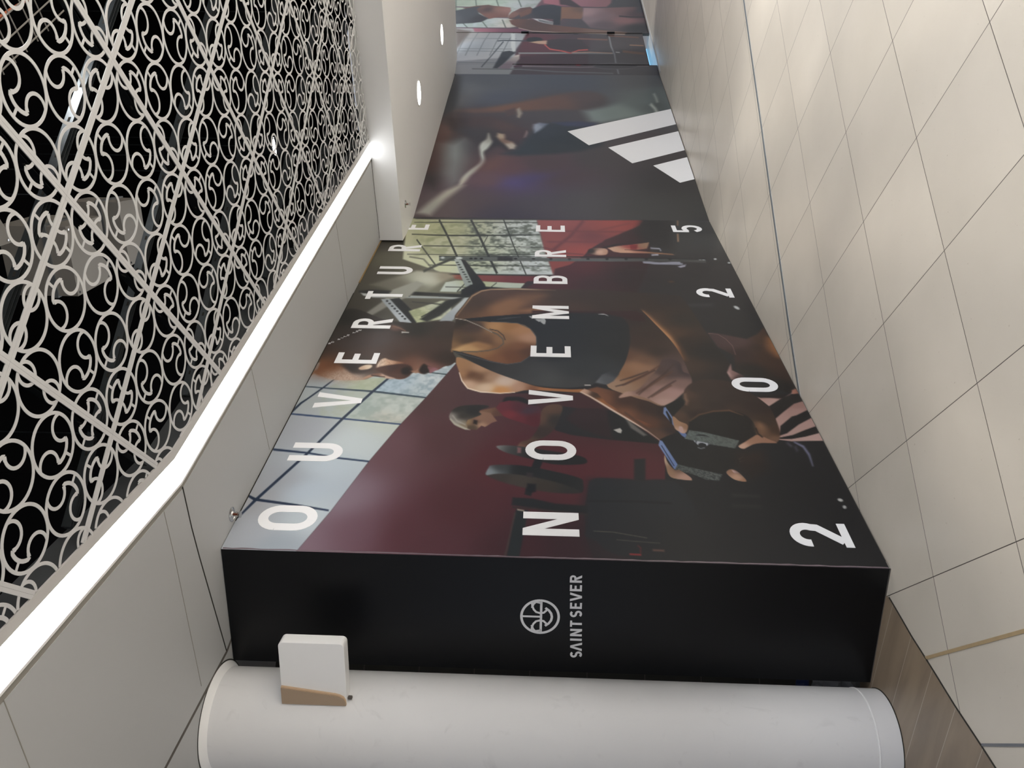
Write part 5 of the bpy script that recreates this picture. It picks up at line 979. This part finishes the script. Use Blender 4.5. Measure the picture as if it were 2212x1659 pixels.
# folded film edge down the corner and raw board edge along the top
m_ = MB(); rnd = random.Random(3)
pv = None
for k in range(70):
    z = .01 + (H_CEIL - .02) * k / 69; wv = .006 + .005 * rnd.random()
    if pv: m_.add([P0.tolist() + [pv[0]], (P0 + D1 * pv[1] + nrm(D1) * .0035).tolist() + [pv[0]], (P0 + D1 * wv + nrm(D1) * .0035).tolist() + [z], P0.tolist() + [z]], [(0, 1, 2, 3)])
    pv = (z, wv)
fold_m = mat('folded film edge', '6e5f66', .3, noise=.3, nscale=18)
m_.build('film_fold', fold_m, hm, fix=False)
m_ = MB(); m_.slab(P0 + D1 * 3.1, P0 + D1 * (LM - .55), .008, H_CEIL - .012, H_CEIL - .0015, side=1); m_.build('raw_edge', M_WOOD, hm)
m_ = MB(); m_.slab(P0 + D1 * .2, P0 + D1 * 2.9, .004, H_CEIL - .006, H_CEIL - .0015, side=1); m_.build('top_shadow_strip', M_DARKJ, hm)

# --- second hoarding, with the striped emblem
L2 = float(np.linalg.norm(P3 - P2))
h2 = thing('second_hoarding', 'printed hoarding with blurred portrait and three slanted white stripes', 'hoarding', (P2[0], P2[1], 0))
m_ = MB(); m_.slab(P2, P3, .04, .004, 2.968, side=-1); m_.build('board', M_GROOVE, h2)
pp = print_panel('printed_film', P2 + nrm(D2) * .0012, D2, 0, L2, .008, lambda s: 2.968, 230, 520, MURAL_2, h2)
pp['label'] = 'blurred printed portrait of an athlete'
nv = nrm(D2)
for poly in ([(2.326, 1.366), (1.894, 1.12), (2.60, .01), (3.14, .01)], [(1.829, .895), (1.381, .649), (1.775, .01), (2.365, .01)], [(1.323, .42), (.879, .178), (.975, .01), (1.57, .01)]):
    m_ = MB()
    m_.frame_prism((P2[0] + nv[0] * .0012, P2[1] + nv[1] * .0012, 0), (D2[0], D2[1], 0), (0, 0, 1), (nv[0], nv[1], 0), poly, 0, .001)
    m_.build('stripe', M_LET, h2)

# --- third hoarding with a door leaf standing above a daylit gap
L3 = float(np.linalg.norm(P4 - P3))
h3 = thing('third_hoarding', 'printed hoarding with a standing athlete beyond the bulkhead', 'hoarding', (P3[0], P3[1], 0))
m_ = MB(); m_.slab(P3, P3 + D3 * .386, .04, .004, 3.6, side=-1); m_.slab(P3 + D3 * 1.735, P4, .04, .004, 3.6, side=-1); m_.slab(P3 + D3 * .386, P3 + D3 * 1.735, .04, .115, 3.6, side=-1)
m_.build('board', M_GROOVE, h3)
def sub_panel(s0, s1, z0, nm, par):
    return print_panel(nm, P3 + nrm(D3) * .0012, D3, s0, s1, z0, lambda s: 3.6, max(30, int(70 * (s1 - s0))), 420, MURAL_3, par)
sub_panel(0, .386, .008, 'printed_film', h3)['label'] = 'printed film left of the door leaf'
sub_panel(1.735, L3, .008, 'printed_film', h3)['label'] = 'printed picture of a standing athlete'
dr = thing('door_1', None, None, tuple(P3 + D3 * .386) + (0,))
struct(dr)
sub_panel(.390, 1.731, .120, 'printed_leaf', dr)
m_ = MB(); m_.slab(P3 + D3 * .384, P3 + D3 * .392, .006, .115, 2.15, side=1); m_.slab(P3 + D3 * 1.729, P3 + D3 * 1.739, .006, .115, 3.6, side=1)
m_.build('door_edge', M_DARKJ, dr)
m_ = MB()
for s in (1.70,):
    for z in (2.0, .62): 
        m_.slab(P3 + D3 * s, P3 + D3 * (s + .03), .03, z - .06, z + .06, side=1)
m_.build('hinge', M_DARKM, dr)
# glowing blue sheet stands in for the daylit space behind the gap
dl = MB(); bq = -nrm(D3)
q0 = P3 + D3 * .3 + bq * .30; q1 = P3 + D3 * 1.9 + bq * .30
dl.add([(q0[0], q0[1], 0), (q1[0], q1[1], 0), (q1[0], q1[1], .5), (q0[0], q0[1], .5)], [(0, 1, 2, 3)])
struct(dl.build('gap_daylight_sheet', M_DAY, fix=False))
m_ = MB(); m_.slab(P3 + D3 * .0 + nrm(D3) * .05, P4 + nrm(D3) * .05, .03, 0, .012); struct(m_.build('baseboard_right', M_CEIL))

# --- debris between side panel and column
m_ = MB(); rnd = random.Random(5); g0 = np.array([-1.445, 3.86])
gv = []; 
for j in range(9):
    for i in range(5):
        gv.append((g0[0] - .06 + i * .03 + rnd.uniform(-.008, .008), g0[1] + .02 + rnd.uniform(-.02, .02), .01 + j * .03))
gf = [(j * 5 + i, j * 5 + i + 1, j * 5 + i + 6, j * 5 + i + 5) for j in range(8) for i in range(4)]
m_.add(gv, gf)
bag = m_.build('plastic_bag', M_CLOTH, fix=False); tag(bag, 'crumpled grey plastic bag stuffed low between column and black panel', 'bag')
bag.modifiers.new('solid', 'SOLIDIFY').thickness = .003
m_ = MB(); gv = []
for j in range(4):
    for i in range(4): gv.append((g0[0] - .05 + i * .03 + rnd.uniform(-.006, .006), g0[1] + .02 + rnd.uniform(-.01, .01), .27 + j * .02))
m_.add(gv, [(j * 4 + i, j * 4 + i + 1, j * 4 + i + 5, j * 4 + i + 4) for j in range(3) for i in range(3)])
bb_ = m_.build('plastic_bag', M_BLUE, fix=False); tag(bb_, 'dark blue plastic scrap above the grey bag beside the column', 'bag'); bb_.modifiers.new('solid', 'SOLIDIFY').thickness = .003

# ================================================================== CEILING FITTINGS
def sprinkler(x, y, z, label):
    t = thing('sprinkler_head', label, 'sprinkler', (x, y, z), 'ceiling sprinklers')
    m_ = MB(); m_.lathe((x, y, z), [(.036, .001), (.036, -.003), (.028, -.007), (.026, -.004), (.018, -.004), (.014, -.010), (.010, -.010)], 28); m_.build('escutcheon', M_CHROME, t, smooth=True)
    m_ = MB(); m_.tube([(x, y, z - .008), (x, y, z - .030)], .006, 10); m_.build('bulb', M_COPPER, t, smooth=True)
    m_ = MB()
    for s in (-1, 1): m_.tube([(x + s * .008, y, z - .010), (x + s * .012, y, z - .025), (x + s * .004, y, z - .042)], .002, 6)
    m_.build('yoke', M_CHROME, t, smooth=True)
    m_ = MB(); m_.lathe((x, y, z), [(.004, -.040), (.017, -.043), (.017, -.0445), (.004, -.0445)], 20); m_.build('deflector', M_CHROME, t, smooth=True)
sprinkler(-.672, 3.735, H_CEIL, 'chrome sprinkler head on the beige soffit near the black panel')
sprinkler(1.66, 7.13, 2.932, 'small sprinkler head under the white bulkhead')
def downlight(x, y, label):
    z = zb((x, y)); t = thing('downlight', label, 'light', (x, y, z), 'round downlights under the bulkhead')
    m_ = MB(); m_.lathe((x, y, z), [(.130, .002), (.130, -.004), (.118, -.006), (.116, -.003)], 40); m_.build('bezel', M_WHITE, t, smooth=True)
    m_ = MB(); m_.lathe((x, y, z), [(.115, -.0035), (.10, -.0045), (.02, -.005)], 40); m_.build('diffuser', M_LAMP, t, smooth=True)
downlight(2.96, 7.82, 'round recessed downlight glowing under the bulkhead, the nearer one')
downlight(4.36, 9.58, 'round recessed downlight glowing under the bulkhead, the farther one')

# ================================================================== LATTICE CEILING
G0 = np.array([.806, 1.836]); ga = np.array([.532, .241]); gb = np.array([-.241, .532])
gu = (ga + gb) / 4; gv_ = (ga - gb) / 4; PT = float(np.linalg.norm(gu))     # ring pitch
eu = gu / PT; ev = gv_ / PT; ea = ga / np.linalg.norm(ga); eb_ = gb / np.linalg.norm(gb); GS = float(np.linalg.norm(ga))
planes = [(SCR, nrm(DN)), (SCR, nrm(DF)), (F1 + au(34.1) * -.012, -np.array([-DB[1], DB[0]]) * 1.0)]
if np.dot(np.array([1.0, 3.0]) - planes[2][0], planes[2][1]) < 0: planes[2] = (planes[2][0], -planes[2][1])
def inside(p, m=0.0): return all(np.dot(p - o, n) > m for o, n in planes)
RO = .1068; SW = .0115
def strip_mesh(mb, pts, w, z0, th, closed=False):
    n = len(pts)
    if n < 2: return
    pts = np.array(pts); d = np.empty_like(pts)
    if closed: d = np.roll(pts, -1, 0) - np.roll(pts, 1, 0)
    else: d[1:-1] = pts[2:] - pts[:-2]; d[0] = pts[1] - pts[0]; d[-1] = pts[-1] - pts[-2]
    d /= np.linalg.norm(d, axis=1)[:, None]; nn = np.stack([-d[:, 1], d[:, 0]], 1); w = np.broadcast_to(np.asarray(w, float), (n,))[:, None]
    a = pts + nn * w / 2; b = pts - nn * w / 2; vs = []
    for i in range(n): vs += [(*a[i], z0), (*b[i], z0), (*b[i], z0 + th), (*a[i], z0 + th)]
    fs = []
    for i in range(n if closed else n - 1):
        p = i * 4; q = ((i + 1) % n) * 4
        for k in range(4): fs.append((p + k, q + k, q + (k + 1) % 4, p + (k + 1) % 4))
    if not closed: fs += [(3, 2, 1, 0), tuple((n - 1) * 4 + k for k in range(4))]
    mb.add(vs, fs)
def motif(ax):
    """scroll inside a ring, unit = ring pitch, opening axis along (-1,1) turned to ax"""
    base = [arc(.19, .26, .215, .215, 170, 368, 16), arc(-.29, -.14, .21, .21, -72 - 220 + 180, -72 + 180 - 0, 14), arc(0, 0, .32, .32, 90, 180, 9), [(-.345, .345), (-.225, .225)]]
    m2 = [(-y, -x) for x, y in base[0]]
    base[1] = m2
    tips = [1.0, 1.0, 1.15, .85]
    ang = {(-1, 1): 0, (1, 1): -90, (1, -1): 180, (-1, -1): 90}[ax]; c_, s_ = math.cos(math.radians(ang)), math.sin(math.radians(ang))
    return [([(x * c_ - y * s_, x * s_ + y * c_) for x, y in q], t) for q, t in zip(base, tips)]
FULL = [((-.5, .5), (-1, 1)), ((.5, .5), (1, -1)), ((.5, -.5), (1, 1)), ((-.5, -.5), (-1, -1))]
def rot(p, k):
    for _ in range(k % 4): p = (-p[1], p[0])
    return p
def panel_rings(k):
    """ring centres (panel centre = 0, pitch units) with the scroll direction; k quarter turns"""
    out = [(rot(c, k), rot(a, k)) for c, a in FULL]
    # rings cut by the border: crescent side near the +u and -u corners, loop side near the +v and -v corners
    for su in (-1, 1):
        for sv in (-1, 1):
            out.append((rot((su * 1.5, sv * .5), k), rot((-su, -sv), k)))          # near u corner: opening towards the panel
            out.append((rot((su * .5, sv * 1.5), k), rot((su, sv), k)))            # near v corner: loops only
    return out
ORI = {(-1, 1): 3, (0, 1): 0, (0, 0): 0, (0, 2): 0, (-2, 1): 0, (4, 4): 0, (1, 4): 0}
MC = {}
def in_frame(P, z=H_CEIL):
    v = Vector((P[0], P[1], z - H_EYE)); a, b_, c_ = v.dot(right), v.dot(fwd), v.dot(up)
    if b_ < .05: return False
    X = 1106 - 1658 * c_ / b_; Y = 829.5 - 1658 * a / b_
    return -70 < X < 2282 and -70 < Y < 1729
ORDN = ['first', 'second', 'third', 'fourth', 'fifth', 'sixth', 'seventh', 'eighth', 'ninth', 'tenth', 'eleventh', 'twelfth', 'thirteenth']
cells = []
for i in range(-5, 12):
    for j in range(-5, 13):
        cc = G0 + (i + .5) * ga + (j + .5) * gb
        cs = [G0 + (i + a) * ga + (j + b_) * gb for a in (0, .5, 1) for b_ in (0, .5, 1)]
        dense = [G0 + (i + a) * ga + (j + b_) * gb for a in np.linspace(.02, .98, 7) for b_ in np.linspace(.02, .98, 7)]
        vis = [p for p in dense if inside(p, .004) and in_frame(p)]
        if len(vis) >= 2 and cc[1] > .2: cells.append((i, j, all(inside(p, .002) for p in cs)))
rows = {}
for i, j, f in cells: rows.setdefault(i, []).append(j)
rk = {i: n for n, i in enumerate(sorted(rows))}
for i, j, full in cells:
    cc = G0 + (i + .5) * ga + (j + .5) * gb
    k = ORI.get((i, j), 2)
    n_from = len([q for q in rows[i] if q > j])
    lab = 'white scroll-cut lattice ceiling panel, %s from the strip light end in the %s diagonal row' % (ORDN[n_from], ORDN[rk[i]])
    t = thing('lattice_panel', lab, 'ceiling panel', (float(cc[0]), float(cc[1]), H_CEIL), 'scroll-cut lattice ceiling panels')
    def keep(pl, src=None):
        """pl in local metres; returns runs inside this square and on the lattice side of the edges"""
        runs = []; cur = []
        for p0 in pl:
            p = p0 if src is None else src[p0]
            la, lb = float(np.dot(p, ea)), float(np.dot(p, eb_))
            ok = abs(la) < GS / 2 - .006 and abs(lb) < GS / 2 - .006 and (full or inside(cc + p, .0))
            if ok: cur.append(p0)
            elif cur: runs.append(cur); cur = []
        if cur: runs.append(cur)
        return runs
    key = ('s', k)
    if full and key in MC: 
        o = bpy.data.objects.new('scrollwork', MC[key]); COL.objects.link(o); o.parent = t
        o = bpy.data.objects.new('panel_frame', MC['f']); COL.objects.link(o); o.parent = t
        continue
    mb = MB(); q = 0
    for (cu, cv_), ax in panel_rings(k):
        c_ = cu * gu + cv_ * gv_; par = .0004 * (int(round(cu - .5) + round(cv_ - .5)) % 2)
        rad = RO - SW / 2; circ = [c_ + rad * (math.cos(a) * eu + math.sin(a) * ev) for a in np.linspace(0, 2 * math.pi, 97)]
        rs = keep(circ)
        for r_ in rs:
            whole = len(r_) == 97
            if whole: r_ = r_[:-1][::2]
            strip_mesh(mb, r_, SW, par, .0018, closed=whole)
        for me_, (pl, tw) in enumerate(motif(ax)):
            if len(pl) == 2: pp_ = [np.array(pl[0]) * (1 - s) + np.array(pl[1]) * s for s in np.linspace(0, 1, 6)]
            else: pp_ = [np.array(pl[m]) for m in range(len(pl))]
            dn = []
            for a_, b_ in zip(pp_[:-1], pp_[1:]):
                for s in (0, .5): dn.append(a_ * (1 - s) + b_ * s)
            dn.append(pp_[-1]); dn = [c_ + x[0] * gu + x[1] * gv_ for x in dn]
            nd_ = len(dn); wd_ = np.full(nd_, SW * tw)
            if me_ == 2: wd_[0] = wd_[-1] = SW * .25; wd_[1] = wd_[-2] = SW * .75
            if me_ < 2: wd_[:3] = SW * 1.25
            for r_ in keep(list(range(nd_)), dn): strip_mesh(mb, [dn[m] for m in r_], wd_[r_[0]:r_[-1] + 1], par + .00008 + .00008 * me_, .0014)
    if not mb.v: continue
    o = mb.build('scrollwork', M_LATT, t, fix=False)
    o.location = (0, 0, 0)
    # frame
    fb = MB(); hs_ = GS / 2 - .0003; bw = .0135
    sq = [(-1, -1), (1, -1), (1, 1), (-1, 1)]
    for m in range(4):
        a_ = np.array(sq[m]) * 1.0; b_ = np.array(sq[(m + 1) % 4]) * 1.0
        A_ = ea * a_[0] * hs_ + eb_ * a_[1] * hs_; B_ = ea * b_[0] * hs_ + eb_ * b_[1] * hs_
        if full: tr = (0, 1)
        else:
            ts = [s for s in np.linspace(0, 1, 600) if inside(cc + A_ * (1 - s) + B_ * s, .0)]
            if len(ts) < 3: continue
            tr = (ts[0], ts[-1])
        A2 = A_ * (1 - tr[0]) + B_ * tr[0]; B2 = A_ * (1 - tr[1]) + B_ * tr[1]
        fb.slab(A2, B2, bw, -.0006 - .0004 * (m % 2), .0022, side=-1)
    if fb.v:
        o2 = fb.build('panel_frame', M_LATT, t); o2.location = (0, 0, 0)
        if full: MC['f'] = o2.data
    if full: MC[key] = o.data

# support channels above the joints, with hanger rods
def clip_line(A_, B_, m=.03):
    ts = [s for s in np.linspace(0, 1, 900) if inside(A_ * (1 - s) + B_ * s, m) and in_frame(A_ * (1 - s) + B_ * s, H_CEIL + .03)]
    return (A_ * (1 - ts[0]) + B_ * ts[0], A_ * (1 - ts[-1]) + B_ * ts[-1]) if len(ts) > 20 else None
def channel(A_, B_, z, label, grp, mt):
    t = thing('support_channel', label, 'channel', (float(A_[0]), float(A_[1]), z), grp)
    d = (B_ - A_) / np.linalg.norm(B_ - A_); m_ = MB()
    m_.slab(A_, B_, .030, z + .030, z + .032); m_.slab(A_, B_, .0015, z, z + .031); 
    n_ = nrm(d) * .0145
    m_.slab(A_ + n_, B_ + n_, .0015, z, z + .031); m_.slab(A_ - n_, B_ - n_, .0015, z, z + .031)
    rail = m_.build('rail', mt, t)
    L_ = float(np.linalg.norm(B_ - A_)); m_ = MB(); s = .1; n2_ = nrm(d) * .0185
    while s < L_ - .05:
        for sg_ in (-1, 1):
            a = A_ + d * s + n_ * sg_ * 1.055; m_.slab(a, a + d * .018, .0012, z + .011, z + .019)
        s += .15
    if m_.v: m_.build('slots', M_DARKJ, rail)
ci = 0
for i in range(-4, 12):
    r_ = clip_line(G0 + i * ga - gb * 5, G0 + i * ga + gb * 13)
    if r_ and np.linalg.norm(r_[1] - r_[0]) > .3:
        channel(r_[0], r_[1], H_CEIL + .016, 'dark metal support channel over the lattice, %s of those running toward the strip light' % ORDN[ci], 'support channels running toward the strip light', M_DARKM); ci += 1
ci = 0
for j in range(-4, 12):
    r_ = clip_line(G0 + j * gb - ga * 5, G0 + j * gb + ga * 13)
    if r_ and np.linalg.norm(r_[1] - r_[0]) > .3:
        channel(r_[0], r_[1], H_CEIL + .050, 'metal support channel coloured grey as if lit, %s of those running across the others' % ORDN[ci], 'support channels running across the lattice', M_CHAN); ci += 1
hn = 0
for i in range(-1, 6):
    for j in range(0, 6):
        p = G0 + i * ga + j * gb
        if inside(p, .2) and in_frame(p, H_CEIL) and (i + j) % 2 == 1:
            m_ = MB(); m_.tube([(p[0], p[1], H_CEIL + .07), (p[0], p[1], 5.28)], .0028, 6)
            o = m_.build('hanger_rod', M_DARKM, loc=(float(p[0]), float(p[1]), H_CEIL + .05)); hn += 1
            tag(o, 'thin vertical hanger rod in the dark void, %s from the upper left corner' % ORDN[hn - 1], 'rod', 'hanger rods above the lattice')

# ---- equipment in the void
def duct(poly, z0, z1, label, flange=True):
    c = np.mean(np.array(poly), 0); t = thing('air_duct', label, 'duct', (float(c[0]), float(c[1]), z0), 'grey duct boxes in the ceiling void')
    m_ = MB(); m_.prism(poly, z0, z1); m_.build('duct_body', M_DUCT, t)
    m_ = MB(); p2 = [tuple(c + (np.array(p) - c) * 1.05) for p in poly]; m_.prism(p2, z0 + .10, z0 + .125); fl_ = m_.build('flange', M_GALV, t)
    m_ = MB()
    for p in poly:
        q_ = c + (np.array(p) - c) * .9; m_.lathe((q_[0], q_[1], z0), [(.006, -.004), (.006, 0)], 8)
    m_.build('screws', M_CHROME, fl_)
duct([(.73, 3.71), (.85, 4.01), (.53, 4.12), (.40, 3.83)], 4.0, 4.35, 'square grey duct box in the void above the lattice, the nearest one')
duct([(.96, 4.17), (1.04, 4.40), (.72, 4.52), (.63, 4.32)], 4.0, 4.30, 'narrow grey duct box behind the nearest duct box')
duct([(.30, 2.75), (.66, 2.62), (.80, 3.30), (.62, 3.52)], 4.12, 4.40, 'long grey duct box at the upper left of the void')
m_ = MB(); tr = thing('cable_tray', 'wire mesh cable tray with cables in the ceiling void', 'cable tray', (1.4, 3.1, 3.8))
ta0 = np.array([1.05, 2.70]); td = au(48); tn = nrm(td)
for k in range(8): a = ta0 + tn * (k * .07 - .1); m_.tube([(a[0], a[1], 3.8), (a[0] + td[0] * 1.6, a[1] + td[1] * 1.6, 3.8)], .0035, 6)
for k in range(17): a = ta0 + td * k * .1 - tn * .12; b_ = a + tn * .55; m_.tube([(a[0], a[1], 3.805), (b_[0], b_[1], 3.805)], .003, 6)
m_.build('wire_mesh', M_DUCT, tr)
for k, (o_, mt, nm) in enumerate(((.02, M_CABLE, 'orange power cable lying in the mesh tray'), (.10, M_CABLK, 'black cable beside the orange one in the tray'), (.16, M_CABLK, 'black cable at the edge of the tray'))):
    a = ta0 + tn * o_; m_ = MB(); m_.tube([(a[0] + td[0] * s + tn[0] * .02 * math.sin(s * 5 + k), a[1] + td[1] * s + tn[1] * .02 * math.sin(s * 5 + k), 3.83 + .004 * k) for s in np.linspace(0, 1.6, 24)], .009 if mt is M_CABLK else .006, 8)
    tag(m_.build('cable', mt, smooth=True), nm, 'cable')
def spot(x, y, z, r, label, aim, power):
    t = thing('void_lamp', label, 'lamp', (x, y, z), 'lamps above the lattice')
    m_ = MB(); m_.lathe((x, y, z), [(r, 0), (r * 1.12, .01), (r * 1.12, .12), (r * .6, .16)], 32); m_.build('housing', M_DARKM, t, smooth=True)
    m_ = MB(); m_.lathe((x, y, z), [(r * .97, -.003), (r * .5, -.006)], 32); m_.build('lens', M_SPOT, t, smooth=True)
    l = bpy.data.lights.new('void_lamp_light', 'POINT'); l.energy = power; l.shadow_soft_size = .04
    o = bpy.data.objects.new('void_lamp_light', l); COL.objects.link(o); o.parent = t; o.location = (0, 0, -.06)
spot(2.043, 6.647, 4.0, .085, 'round white lamp glowing behind the far part of the lattice', None, 2.5)
spot(1.34, 2.32, 3.50, .06, 'lamp in the void lighting the lattice at the upper left corner', None, 5)
